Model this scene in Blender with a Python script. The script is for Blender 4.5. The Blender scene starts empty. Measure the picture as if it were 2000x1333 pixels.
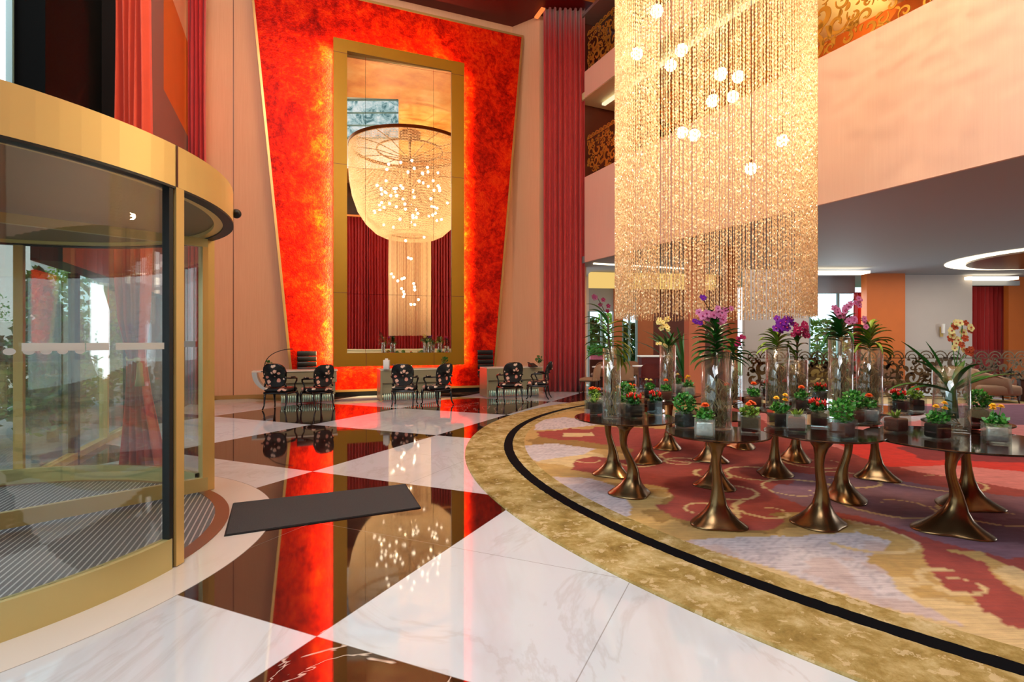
import bpy, math, random
import numpy as np
from mathutils import Vector, Matrix, noise as mnoise

# ---------------------------------------------------------------- camera, world, lights, exposure
SC = bpy.context.scene
COL = SC.collection
PI = math.pi
F, CX, CY, HC = 1057.0, 1000.0, 666.5, 1.5          # focal length in pixels of the 2000x1333 frame, eye height
cam_d = bpy.data.cameras.new('camera')
cam_d.sensor_width = 36.0
cam_d.lens = F / 2000.0 * 36.0
cam_d.clip_end = 300
cam = bpy.data.objects.new('camera', cam_d)
cam.location = (0, 0, HC)
cam.rotation_euler = (PI / 2, 0, 0)
COL.objects.link(cam)
SC.camera = cam
SC.view_settings.view_transform = 'Standard'
SC.view_settings.look = 'None'
SC.view_settings.gamma = 1
SC.view_settings.use_curve_mapping = False
SC.view_settings.exposure = -0.15
SC.cycles.use_denoising = True
SC.cycles.max_bounces = 10
SC.cycles.diffuse_bounces = 4
SC.cycles.glossy_bounces = 5
SC.cycles.transparent_max_bounces = 24
SC.cycles.sample_clamp_indirect = 6
SC.cycles.caustics_reflective = False
SC.cycles.caustics_refractive = False

W = bpy.data.worlds.new('sky')
SC.world = W
W.use_nodes = True
W.node_tree.nodes['Background'].inputs[0].default_value = (0.78, 0.90, 1.0, 1)
W.node_tree.nodes['Background'].inputs[1].default_value = 2.2

# the lobby's axes: mirror wall, facade and balcony front
TH = math.radians(22.0)
PW = np.array([-3.37, 15.5])
WD = np.array([math.cos(TH), math.sin(TH)])           # along the mirror wall
WN = np.array([math.sin(TH), -math.cos(TH)])          # out of it, into the room
def wp(s, off, z=0.0):
    p = PW + WD * s + WN * off
    return (float(p[0]), float(p[1]), float(z))
def wall_hit(u, v, off=0.0):
    k = (u - CX) / F
    Y = ((PW + WN * off) @ WN) / (k * WN[0] + WN[1])
    p = np.array([k * Y, Y])
    return float((p - PW) @ WD), float(HC + (CY - v) / F * Y)
def gp(u, v, z=0.0):                                   # pixel on a horizontal plane
    Y = F * (HC - z) / (v - CY)
    return ((u - CX) * Y / F, Y)
def at(u, v, Y):
    return ((u - CX) * Y / F, Y, HC + (CY - v) / F * Y)

def area(name, loc, target, sx, sy, power, col, spread=180):
    l = bpy.data.lights.new(name, 'AREA'); l.shape = 'RECTANGLE'; l.size = sx; l.size_y = sy
    l.energy = power; l.color = col; l.spread = math.radians(spread)
    o = bpy.data.objects.new(name, l); COL.objects.link(o)
    o.location = loc
    o.rotation_euler = (Vector(target) - Vector(loc)).to_track_quat('-Z', 'Z').to_euler()
    return o
def point(name, loc, power, col, r=0.05, parent=None):
    l = bpy.data.lights.new(name, 'POINT'); l.energy = power; l.color = col; l.shadow_soft_size = r
    o = bpy.data.objects.new(name, l); COL.objects.link(o); o.location = loc
    if parent: o.parent = parent
    return o
WARM = (1.0, 0.74, 0.46)
DAY = (0.86, 0.94, 1.0)
SOFT = (1.0, 0.90, 0.80)
# added fill lamps in the hall, then the lamps of the lounge and gallery
area('facade_upper_fill', (-2.3, 0.6, 8.6), (5.0, 8.0, 4.0), 8.0, 4.0, 900, DAY)  # added fill for the balcony front; no window stands behind it
area('rear_ceiling_fill', (-1.2, -1.6, 10.8), (1.5, 8.0, 0.0), 4.5, 3.0, 480, (1.0, .95, .9))  # added overhead fill facing forward, no fixture built there
area('facade_side_fill', (-4.3, 7.6, 10.9), (-7.0, 14.0, 7.0), 2.0, 5.0, 620, (1.0, .96, .93))  # added fill aimed at the upper left of the mirror wall
area('lounge_ceiling_light', (11.0, 15.0, 3.7), (11.0, 15.0, 0), 9.0, 5.0, 230, (1.0, 0.93, 0.85))
area('lounge_floor_bounce_light', (10.0, 12.0, 3.72), (10.0, 12.0, 0), 6.0, 3.0, 110, (1.0, 0.95, 0.90))
area('lounge_ceiling_light_left', (4.6, 16.6, 3.7), (4.6, 16.6, 0), 3.0, 2.5, 50, (1.0, 0.90, 0.80))
area('lounge_side_fill', (20.8, 9.0, 1.9), (8.0, 13.0, 1.6), 11.0, 3.0, 900, DAY)  # added fill to lift the dim lounge; the side wall has no window
area('lounge_window_daylight', (11.9, 19.1, 1.8), (9.0, 12.0, 1.0), 1.9, 2.6, 160, DAY)
area('gallery_cove_light', (8.2, 12.0, 8.0), (8.0, 12.5, 8.6), 8.0, 1.0, 60, (1.0, 0.70, 0.30))

# ---------------------------------------------------------------- materials
def srgb(r, g, b):
    f = lambda c: (c / 255.0 / 12.92) if c / 255.0 <= 0.04045 else ((c / 255.0 + 0.055) / 1.055) ** 2.4
    return (f(r), f(g), f(b), 1.0)
class NT:
    def __init__(self, name):
        self.m = bpy.data.materials.new(name); self.m.use_nodes = True
        self.t = self.m.node_tree; self.t.nodes.clear()
        self.out = self.n('ShaderNodeOutputMaterial')
    def n(self, kind, **kw):
        x = self.t.nodes.new(kind)
        for k, v in kw.items(): setattr(x, k, v)
        return x
    def l(self, a, b): self.t.links.new(a, b)
    def val(self, x, sock):
        if hasattr(x, 'is_linked') or hasattr(x, 'links'): self.l(x, sock)
        else: sock.default_value = x
    def math(self, op, a, b=None, c=None, clamp=False):
        x = self.n('ShaderNodeMath', operation=op); x.use_clamp = clamp
        self.val(a, x.inputs[0])
        if b is not None: self.val(b, x.inputs[1])
        if c is not None: self.val(c, x.inputs[2])
        return x.outputs[0]
    def mix(self, f, a, b):
        x = self.n('ShaderNodeMix', data_type='RGBA')
        self.val(f, x.inputs[0]); self.val(a, x.inputs[6]); self.val(b, x.inputs[7])
        return x.outputs[2]
    def ramp(self, f, stops, interp='LINEAR'):
        x = self.n('ShaderNodeValToRGB'); r = x.color_ramp; r.interpolation = interp
        while len(r.elements) < len(stops): r.elements.new(0.5)
        for e, (p, c) in zip(r.elements, stops): e.position = p; e.color = c
        self.l(f, x.inputs[0]); return x.outputs[0]
    def noise(self, scale, detail=4, rough=0.5, vec=None, dist=0.0):
        x = self.n('ShaderNodeTexNoise'); x.inputs['Scale'].default_value = scale
        x.inputs['Detail'].default_value = detail; x.inputs['Roughness'].default_value = rough
        x.inputs['Distortion'].default_value = dist
        if vec is not None: self.l(vec, x.inputs['Vector'])
        return x.outputs[0]
    def pos(self): return self.n('ShaderNodeNewGeometry').outputs['Position']
    def obj(self): return self.n('ShaderNodeTexCoord').outputs['Object']
    def bsdf(self, col, rough=0.5, metal=0.0, **kw):
        p = self.n('ShaderNodeBsdfPrincipled')
        self.val(col, p.inputs['Base Color']); self.val(rough, p.inputs['Roughness']); self.val(metal, p.inputs['Metallic'])
        for k, v in kw.items(): self.val(v, p.inputs[k.replace('_', ' ')])
        self.l(p.outputs[0], self.out.inputs[0]); return p
    def bump(self, p, h, strength=0.3, dist=0.01):
        b = self.n('ShaderNodeBump'); b.inputs['Strength'].default_value = strength; b.inputs['Distance'].default_value = dist
        self.l(h, b.inputs['Height']); self.l(b.outputs[0], p.inputs['Normal'])
M = {}
def plain(name, col, rough=0.5, metal=0.0, var=0.0, scale=30, bump=0.0, **kw):
    t = NT(name)
    if var or bump:
        nz = t.noise(scale, 4, 0.6, t.obj())
        a = tuple(c * (1 - var) for c in col[:3]) + (1,); b = tuple(min(1, c * (1 + var)) for c in col[:3]) + (1,)
        c = t.mix(nz, a, b)
        p = t.bsdf(c, rough, metal, **kw)
        if bump: t.bump(p, nz, bump)
    else:
        t.bsdf(col, rough, metal, **kw)
    M[name] = t.m; return t.m
def emit(name, col, strength):
    t = NT(name); e = t.n('ShaderNodeEmission'); e.inputs[0].default_value = col; e.inputs[1].default_value = strength
    t.l(e.outputs[0], t.out.inputs[0]); M[name] = t.m
def glass(name, tint=(1, 1, 1, 1), base=0.05, top=0.75, rough=0.0, film=0.0):
    t = NT(name)
    lw = t.n('ShaderNodeLayerWeight'); lw.inputs[0].default_value = 0.5
    f = t.math('ADD', t.math('MULTIPLY', t.math('POWER', lw.outputs['Facing'], 3.5), top), base, clamp=True)
    tr = t.n('ShaderNodeBsdfTransparent'); tr.inputs[0].default_value = tint
    gl = t.n('ShaderNodeBsdfGlossy'); gl.inputs['Roughness'].default_value = rough; gl.inputs[0].default_value = (1, 1, 1, 1)
    mx = t.n('ShaderNodeMixShader'); t.l(f, mx.inputs[0]); t.l(tr.outputs[0], mx.inputs[1]); t.l(gl.outputs[0], mx.inputs[2])
    if film:
        df = t.n('ShaderNodeBsdfTranslucent'); df.inputs[0].default_value = (.9, .93, .93, 1); m2 = t.n('ShaderNodeMixShader'); m2.inputs[0].default_value = film
        t.l(mx.outputs[0], m2.inputs[1]); t.l(df.outputs[0], m2.inputs[2]); mx = m2
    t.l(mx.outputs[0], t.out.inputs[0]); M[name] = t.m

# tile frame of the marble floor
TA = np.array([1.0870, 2.3855]); TLEN = float(np.hypot(*TA)); TA = TA / TLEN; TLEN = 2.6215
TB = np.array([TA[1], -TA[0]])
T0 = np.array([-3.588, 9.691])
DOOR = (-4.33, 3.80)
def floor_mat():
    t = NT('marble_floor')
    P = t.pos(); s = t.n('ShaderNodeSeparateXYZ'); t.l(P, s.inputs[0]); X, Y = s.outputs[0], s.outputs[1]
    def lin(v, o):
        a = t.math('MULTIPLY', t.math('SUBTRACT', X, float(T0[0])), float(v[0]) / TLEN)
        return t.math('ADD', t.math('MULTIPLY_ADD', t.math('SUBTRACT', Y, float(T0[1])), float(v[1]) / TLEN, a), o)
    a, b = lin(TA, 100.0), lin(TB, 100.0)
    par = t.math('MODULO', t.math('ADD', t.math('FLOOR', a), t.math('FLOOR', b)), 2.0)
    dx = t.math('SUBTRACT', X, DOOR[0]); dy = t.math('SUBTRACT', Y, DOOR[1])
    d = t.math('SQRT', t.math('ADD', t.math('MULTIPLY', dx, dx), t.math('MULTIPLY', dy, dy)))
    ring = t.math('LESS_THAN', d, 2.43)
    black = t.math('MULTIPLY', par, t.math('SUBTRACT', 1.0, ring))
    # joints: full tile edges and half joints
    def joint(c, k, w):
        fr = t.math('FRACT', t.math('MULTIPLY', c, k))
        e = t.math('MINIMUM', fr, t.math('SUBTRACT', 1.0, fr))
        return t.math('LESS_THAN', e, w)
    j = t.math('MAXIMUM', joint(a, 2.0, 0.0022), joint(b, 2.0, 0.0022))
    j = t.math('MULTIPLY', j, t.math('SUBTRACT', 1.0, ring))
    rj = t.math('LESS_THAN', t.math('ABSOLUTE', t.math('SUBTRACT', d, 2.43)), 0.004)
    j = t.math('MAXIMUM', j, rj)
    # veins
    def vein(scale, w, dist, seed):
        mp = t.n('ShaderNodeMapping'); t.l(P, mp.inputs[0]); mp.inputs[1].default_value = (seed, seed * 2, 0); mp.inputs[2].default_value = (0, 0, 0.5)
        mp.inputs[3].default_value = (1, 0.45, 1)
        nz = t.noise(scale, 6, 0.62, mp.outputs[0], dist)
        e = t.math('ABSOLUTE', t.math('SUBTRACT', nz, 0.5))
        return t.math('SUBTRACT', 1.0, t.math('DIVIDE', e, w), clamp=True)
    v1 = t.math('MULTIPLY', vein(0.8, 0.022, 1.2, 3.1), t.noise(1.3, 2))
    v2 = t.math('MULTIPLY', vein(0.45, 0.05, 0.6, 9.7), t.noise(0.9, 2))
    white = t.mix(t.math('MULTIPLY', v2, 0.34), srgb(210, 219, 229), srgb(170, 158, 152))
    white = t.mix(t.math('MULTIPLY', v1, 0.5), white, srgb(150, 138, 132))
    cloud = t.noise(2.2, 5, 0.6)
    white = t.mix(t.math('MULTIPLY', cloud, 0.18), white, srgb(205, 196, 192))
    white = t.mix(t.math('MULTIPLY', ring, 0.7), white, srgb(226, 216, 204))
    bv = vein(1.1, 0.006, 0.8, 21.3)
    bm = t.math('GREATER_THAN', t.noise(0.8, 2), 0.52)
    vr = t.n('ShaderNodeTexVoronoi'); vr.inputs['Scale'].default_value = 13; vr.feature = 'DISTANCE_TO_EDGE'
    mp = t.n('ShaderNodeMapping'); t.l(P, mp.inputs[0]); mp.inputs[3].default_value = (0.35, 1.3, 1); mp.inputs[2].default_value = (0, 0, 0.6); t.l(mp.outputs[0], vr.inputs['Vector'])
    fleck = t.math('MULTIPLY', t.math('LESS_THAN', vr.outputs['Distance'], 0.011), t.math('GREATER_THAN', t.noise(2.6, 6, 0.75), 0.66))
    bcol = t.mix(t.noise(5, 6, 0.7), srgb(24, 9, 6), srgb(62, 34, 28))
    bcol = t.mix(t.math('MULTIPLY', t.math('MULTIPLY', bv, bm), 0.9), bcol, srgb(225, 205, 190))
    bcol = t.mix(t.math('MULTIPLY', fleck, 0.55), bcol, srgb(215, 195, 180))
    col = t.mix(black, white, bcol)
    col = t.mix(t.math('MULTIPLY', j, 0.6), col, srgb(120, 112, 108))
    p = t.bsdf(col, 0.035, 0.0, IOR=1.62)
    p.inputs['Specular IOR Level'].default_value = 0.62
    return t.m
M['marble_floor'] = floor_mat()

def stripe_wall(name, c1, c2, scale=60.0, rough=0.75):
    t = NT(name); mp = t.n('ShaderNodeMapping'); t.l(t.pos(), mp.inputs[0]); mp.inputs[3].default_value = (1, 1, 0.02)
    nz = t.noise(scale, 3, 0.7, mp.outputs[0])
    big = t.noise(0.5, 3)
    c = t.mix(t.math('MULTIPLY_ADD', nz, 0.8, t.math('MULTIPLY', big, 0.3)), c1, c2)
    t.bsdf(c, rough, 0.0); M[name] = t.m
stripe_wall('peach_wall', srgb(212, 152, 112), srgb(232, 178, 140))
stripe_wall('fascia_fabric', srgb(220, 182, 164), srgb(234, 200, 182), 45)
plain('orange_wall', srgb(206, 104, 28), 0.6, var=0.08, scale=2)
plain('threshold_bronze', srgb(140, 92, 70), 0.4, 0.3)
plain('mauve_wall', srgb(128, 98, 92), 0.6)
plain('grey_wall', srgb(196, 184, 176), 0.7, var=0.04, scale=2)
plain('brown_panel', srgb(92, 40, 24), 0.45, var=0.2, scale=6)
plain('wood_panel', srgb(168, 92, 50), 0.45, var=0.15, scale=5)
plain('pink_pillar', srgb(196, 120, 88), 0.6)
plain('lounge_ceiling', srgb(150, 152, 156), 0.7)
plain('dark_wood', srgb(64, 34, 26), 0.25, var=0.3, scale=4)
plain('dark_red', srgb(96, 6, 6), 0.5)
plain('black', srgb(8, 7, 7), 0.4)
plain('dark_facade', srgb(7, 7, 7), 0.75, Specular_IOR_Level=0.05)
plain('dark_column', srgb(24, 16, 12), 0.6, Specular_IOR_Level=0.1)
plain('gasket', srgb(6, 8, 8), 0.5)
plain('teal_mullion', srgb(120, 150, 150), 0.35)
plain('pink_mullion', srgb(190, 120, 110), 0.35)
plain('white_paint', srgb(235, 228, 215), 0.5)
plain('cream', srgb(236, 220, 170), 0.5)
plain('asphalt', srgb(120, 122, 124), 0.8, var=0.2, scale=8)
plain('soffit', srgb(160, 136, 100), 0.65, 0.1)
plain('frame_gold', srgb(158, 118, 22), 0.42, 0.55)
plain('trim_gold', srgb(190, 148, 88), 0.4, 0.6)
plain('door_gold', srgb(226, 192, 118), 0.4, 0.4)
plain('sill_gold', srgb(206, 192, 130), 0.4, 0.4)
plain('fascia_gold', srgb(236, 206, 130), 0.4, 0.4)
plain('curtain_red', srgb(176, 14, 14), 0.65, var=0.12, scale=3, Sheen_Weight=0.3)
plain('curtain_wine', srgb(176, 30, 34), 0.65, var=0.12, scale=3, Sheen_Weight=0.3)
plain('curtain_orange', srgb(226, 64, 22), 0.6, var=0.1, scale=3, Sheen_Weight=0.3)
plain('curtain_rear', srgb(150, 18, 14), 0.6, var=0.15, scale=3)
plain('tassel_gold', srgb(200, 170, 100), 0.7)
plain('bronze', srgb(122, 94, 62), 0.26, 0.9, var=0.35, scale=9, bump=0.05)
plain('bronze_top', srgb(58, 38, 26), 0.07, 0.7, var=0.2, scale=6)
plain('desk_champagne', srgb(158, 152, 122), 0.32, 0.35)
plain('desk_top', srgb(226, 214, 196), 0.2)
plain('desk_shell', srgb(200, 206, 206), 0.2, 0.3)
plain('flute_glass', srgb(176, 208, 190), 0.1, 0.5)
plain('lacquer_black', srgb(14, 9, 8), 0.18)
plain('leather_black', srgb(18, 17, 17), 0.4)
plain('white_card', srgb(240, 238, 232), 0.6)
plain('taupe_fabric', srgb(150, 116, 88), 0.8, var=0.08, scale=20)
plain('olive_fabric', srgb(158, 128, 66), 0.8, var=0.08, scale=20)
plain('brown_fabric', srgb(128, 82, 52), 0.8, var=0.08, scale=20)
plain('wine_fabric', srgb(92, 24, 20), 0.8, var=0.1, scale=20)
plain('chrome', srgb(210, 212, 214), 0.1, 1.0)
plain('screen_brown', srgb(112, 78, 42), 0.35, 0.45)
plain('gallery_gold', srgb(206, 160, 64), 0.3, 0.6)
plain('soil', srgb(34, 24, 18), 0.95, var=0.5, scale=60, bump=0.4)
plain('clay_soil', srgb(110, 58, 44), 0.9, var=0.4, scale=40, bump=0.3)
plain('foil', srgb(205, 205, 202), 0.28, 0.6, var=0.5, scale=26, bump=0.8)
plain('leaf_dark', srgb(36, 100, 32), 0.35, var=0.35, scale=12)
plain('leaf_mid', srgb(60, 130, 42), 0.4, var=0.35, scale=12)
plain('leaf_light', srgb(118, 148, 44), 0.4, var=0.3, scale=12)
plain('leaf_yellow', srgb(156, 150, 36), 0.4, var=0.3, scale=9)
plain('stem_brown', srgb(78, 56, 30), 0.7, var=0.3, scale=30)
plain('root_tan', srgb(190, 164, 116), 0.8, var=0.4, scale=30)
plain('petal_orange', srgb(244, 96, 14), 0.5, var=0.2, scale=40)
plain('petal_red', srgb(226, 34, 16), 0.35, var=0.25, scale=40)
plain('petal_yellow', srgb(246, 190, 24), 0.5, var=0.15, scale=40)
plain('petal_cream', srgb(240, 226, 150), 0.5, var=0.1, scale=40)
plain('petal_magenta', srgb(172, 30, 96), 0.5, var=0.35, scale=30)
plain('petal_pink', srgb(206, 118, 158), 0.5, var=0.35, scale=30)
plain('petal_purple', srgb(110, 22, 150), 0.5, var=0.3, scale=30)
plain('petal_wine', srgb(128, 22, 60), 0.5, var=0.3, scale=30)
plain('petal_rust', srgb(176, 72, 40), 0.5, var=0.4, scale=30)
plain('mat_grey', srgb(58, 60, 62), 0.95, var=0.35, scale=90, bump=0.6)
plain('hedge', srgb(60, 116, 44), 0.7, var=0.5, scale=5)
plain('hedge_light', srgb(140, 180, 60), 0.7, var=0.4, scale=5)
plain('black_rubber', srgb(20, 19, 18), 0.8)
def band():
    t = NT('band_white'); a = t.n('ShaderNodeBsdfDiffuse'); b = t.n('ShaderNodeBsdfTranslucent'); a.inputs[0].default_value = b.inputs[0].default_value = (.9, .92, .9, 1)
    m = t.n('ShaderNodeMixShader'); m.inputs[0].default_value = .5; t.l(a.outputs[0], m.inputs[1]); t.l(b.outputs[0], m.inputs[2]); t.l(m.outputs[0], t.out.inputs[0]); M['band_white'] = t.m
band()
emit('cove_warm', (1.0, 0.86, 0.62, 1), 3.2)
emit('cove_red', (1.0, 0.25, 0.06, 1), 1.2)
emit('cove_gallery', (1.0, 0.80, 0.50, 1), 1.3)
emit('cove_yellow', (1.0, 0.66, 0.20, 1), 1.0)
emit('bulb', (1.0, 0.87, 0.66, 1), 14.0)
emit('screen_glow', (0.9, 0.95, 1.0, 1), 1.2)
glass('clear_glass', (0.95, 0.98, 0.97, 1), 0.05, 0.75)
glass('door_glass', (0.93, 0.965, 0.95, 1), 0.07, 0.7)
glass('vase_glass', (0.94, 0.97, 0.96, 1), 0.08, 0.95, 0.0, 0.035)
glass('window_glass', (0.90, 0.97, 0.97, 1), 0.05, 0.6)

def gold_ceiling():
    t = NT('gold_ceiling'); nz = t.noise(0.8, 6, 0.6, t.pos())
    c = t.ramp(nz, [(0.3, srgb(214, 124, 50)), (0.5, srgb(240, 166, 84)), (0.7, srgb(250, 206, 130))])
    t.bsdf(c, 0.3, 0.2); M['gold_ceiling'] = t.m
gold_ceiling()
def red_panel():
    t = NT('red_panel'); P = t.pos()
    n1 = t.noise(1.6, 8, 0.72, P, 0.6); n2 = t.noise(9, 6, 0.75, P)
    f = t.math('MULTIPLY_ADD', n2, 0.45, t.math('MULTIPLY', n1, 0.62))
    c = t.ramp(f, [(0.34, srgb(80, 3, 0)), (0.47, srgb(158, 10, 0)), (0.56, srgb(214, 28, 1)), (0.68, srgb(236, 66, 6))])
    vr = t.n('ShaderNodeTexVoronoi'); vr.inputs['Scale'].default_value = 26; t.l(P, vr.inputs['Vector'])
    p = t.bsdf(c, 0.42, 0.0); p.inputs['Specular IOR Level'].default_value = 0.08; t.bump(p, t.math('ADD', n2, vr.outputs['Distance']), 0.5, 0.012)
    M['red_panel'] = t.m
red_panel()
def mirror_mat():
    t = NT('mirror_glass'); s = t.noise(0.55, 2, 0.5, t.pos())
    p = t.bsdf((0.93, 0.90, 0.84, 1), 0.0, 1.0); t.bump(p, s, 0.035, 0.02); M['mirror_glass'] = t.m
mirror_mat()
def floral():
    t = NT('floral_fabric'); P = t.obj()
    vr = t.n('ShaderNodeTexVoronoi'); vr.inputs['Scale'].default_value = 9.0; t.l(P, vr.inputs['Vector'])
    d = t.math('ADD', vr.outputs['Distance'], t.math('MULTIPLY', t.noise(22, 4, 0.7, P), 0.5))
    sel = t.n('ShaderNodeSeparateColor'); t.l(vr.outputs['Color'], sel.inputs[0])
    blob = t.math('MULTIPLY', t.math('LESS_THAN', d, 0.66), t.math('GREATER_THAN', sel.outputs[0], 0.42))
    fc = t.mix(sel.outputs[1], srgb(244, 226, 200), srgb(220, 140, 120))
    leaf = t.math('GREATER_THAN', t.noise(13, 3, 0.6, P), 0.62)
    base = t.mix(leaf, srgb(12, 10, 12), srgb(30, 44, 30))
    t.bsdf(t.mix(blob, base, fc), 0.65); M['floral_fabric'] = t.m
floral()
def chain_mat():
    t = NT('gold_chain'); P = t.pos()
    mp = t.n('ShaderNodeMapping'); t.l(P, mp.inputs[0]); mp.inputs[3].default_value = (9, 9, 30)
    nz = t.noise(3.0, 3, 0.6, mp.outputs[0])
    c = t.mix(nz, srgb(212, 164, 112), srgb(254, 232, 194))
    p = t.bsdf(c, 0.32, 0.45)
    tr = t.n('ShaderNodeBsdfTranslucent'); t.l(c, tr.inputs[0])
    mx = t.n('ShaderNodeMixShader'); mx.inputs[0].default_value = 0.5
    t.l(p.outputs[0], mx.inputs[1]); t.l(tr.outputs[0], mx.inputs[2]); t.l(mx.outputs[0], t.out.inputs[0]); M['gold_chain'] = t.m
chain_mat()
def grate_mat():
    t = NT('entrance_grate'); s = t.n('ShaderNodeSeparateXYZ'); t.l(t.pos(), s.inputs[0])
    u = t.math('MULTIPLY_ADD', s.outputs[0], math.cos(TH), t.math('MULTIPLY', s.outputs[1], math.sin(TH)))
    fr = t.math('FRACT', t.math('MULTIPLY', u, 1 / 0.042))
    line = t.math('LESS_THAN', fr, 0.26)
    c = t.mix(t.noise(120, 3, 0.7, t.pos()), srgb(58, 60, 66), srgb(140, 142, 148))
    c = t.mix(line, c, srgb(214, 216, 220))
    p = t.bsdf(c, t.math('MULTIPLY_ADD', line, -0.4, 0.85), t.math('MULTIPLY', line, 0.6)); t.bump(p, line, 0.5, 0.004)
    M['entrance_grate'] = t.m
grate_mat()
def fit_band():
    t = NT('carpet_border'); P = t.pos(); s = t.n('ShaderNodeSeparateXYZ'); t.l(P, s.inputs[0])
    dx = t.math('SUBTRACT', s.outputs[0], 7.2); dy = t.math('SUBTRACT', s.outputs[1], 7.8)
    d = t.math('SQRT', t.math('ADD', t.math('MULTIPLY', dx, dx), t.math('MULTIPLY', dy, dy)))
    wob = t.math('MULTIPLY', t.math('SUBTRACT', t.noise(14, 2, 0.5, P), 0.5), 0.02)
    st = t.math('MULTIPLY', t.math('GREATER_THAN', t.math('ADD', d, wob), 7.19), t.math('LESS_THAN', t.math('ADD', d, wob), 7.315))
    n1 = t.noise(3.4, 9, 0.74, P, 0.3); n2 = t.noise(10, 5, 0.65, P, 0.3)
    c = t.ramp(n1, [(0.34, srgb(120, 98, 50)), (0.47, srgb(156, 134, 78)), (0.56, srgb(182, 162, 110)), (0.68, srgb(206, 192, 152))])
    c = t.mix(t.math('MULTIPLY', t.math('GREATER_THAN', n2, 0.585), 0.6), c, srgb(214, 194, 156))
    c = t.mix(t.math('MULTIPLY', t.noise(160, 2, 0.8, P), 0.3), c, srgb(120, 96, 56))
    c = t.mix(st, c, srgb(5, 6, 11))
    p = t.bsdf(c, 0.95); p.inputs['Specular IOR Level'].default_value = 0.08; t.bump(p, t.noise(220, 2, 0.7, P), 0.35, 0.004); M['carpet_border'] = t.m
fit_band()
def carpet_mat():
    t = NT('carpet_field'); a = t.n('ShaderNodeVertexColor'); a.layer_name = 'pattern'; P = t.pos()
    n1 = t.noise(7, 6, 0.7, P); n2 = t.noise(160, 2, 0.8, P)
    c = a.outputs[0]
    hi = t.n('ShaderNodeHueSaturation'); hi.inputs['Value'].default_value = 1.0; t.l(c, hi.inputs['Color'])
    t.l(t.math('MULTIPLY_ADD', n1, 0.7, 0.66), hi.inputs['Value'])
    c2 = t.mix(t.math('MULTIPLY', n2, 0.22), hi.outputs[0], srgb(90, 72, 60))
    # fine combed lines
    mp = t.n('ShaderNodeMapping'); t.l(P, mp.inputs[0]); mp.inputs[3].default_value = (2.0, 26, 1); mp.inputs[2].default_value = (0, 0, 0.25)
    ln = t.noise(1.6, 3, 0.7, mp.outputs[0], 0.3)
    c3 = t.mix(t.math('MULTIPLY', t.math('SUBTRACT', ln, 0.42, clamp=True), 1.1), c2, srgb(92, 62, 66))
    p = t.bsdf(c3, 0.95); p.inputs['Specular IOR Level'].default_value = 0.1; t.bump(p, n2, 0.3, 0.004); M['carpet_field'] = t.m
carpet_mat()
def backdrop_tree():
    plain('lawn', srgb(90, 140, 60), 0.9, var=0.3, scale=2)
backdrop_tree()

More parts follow.
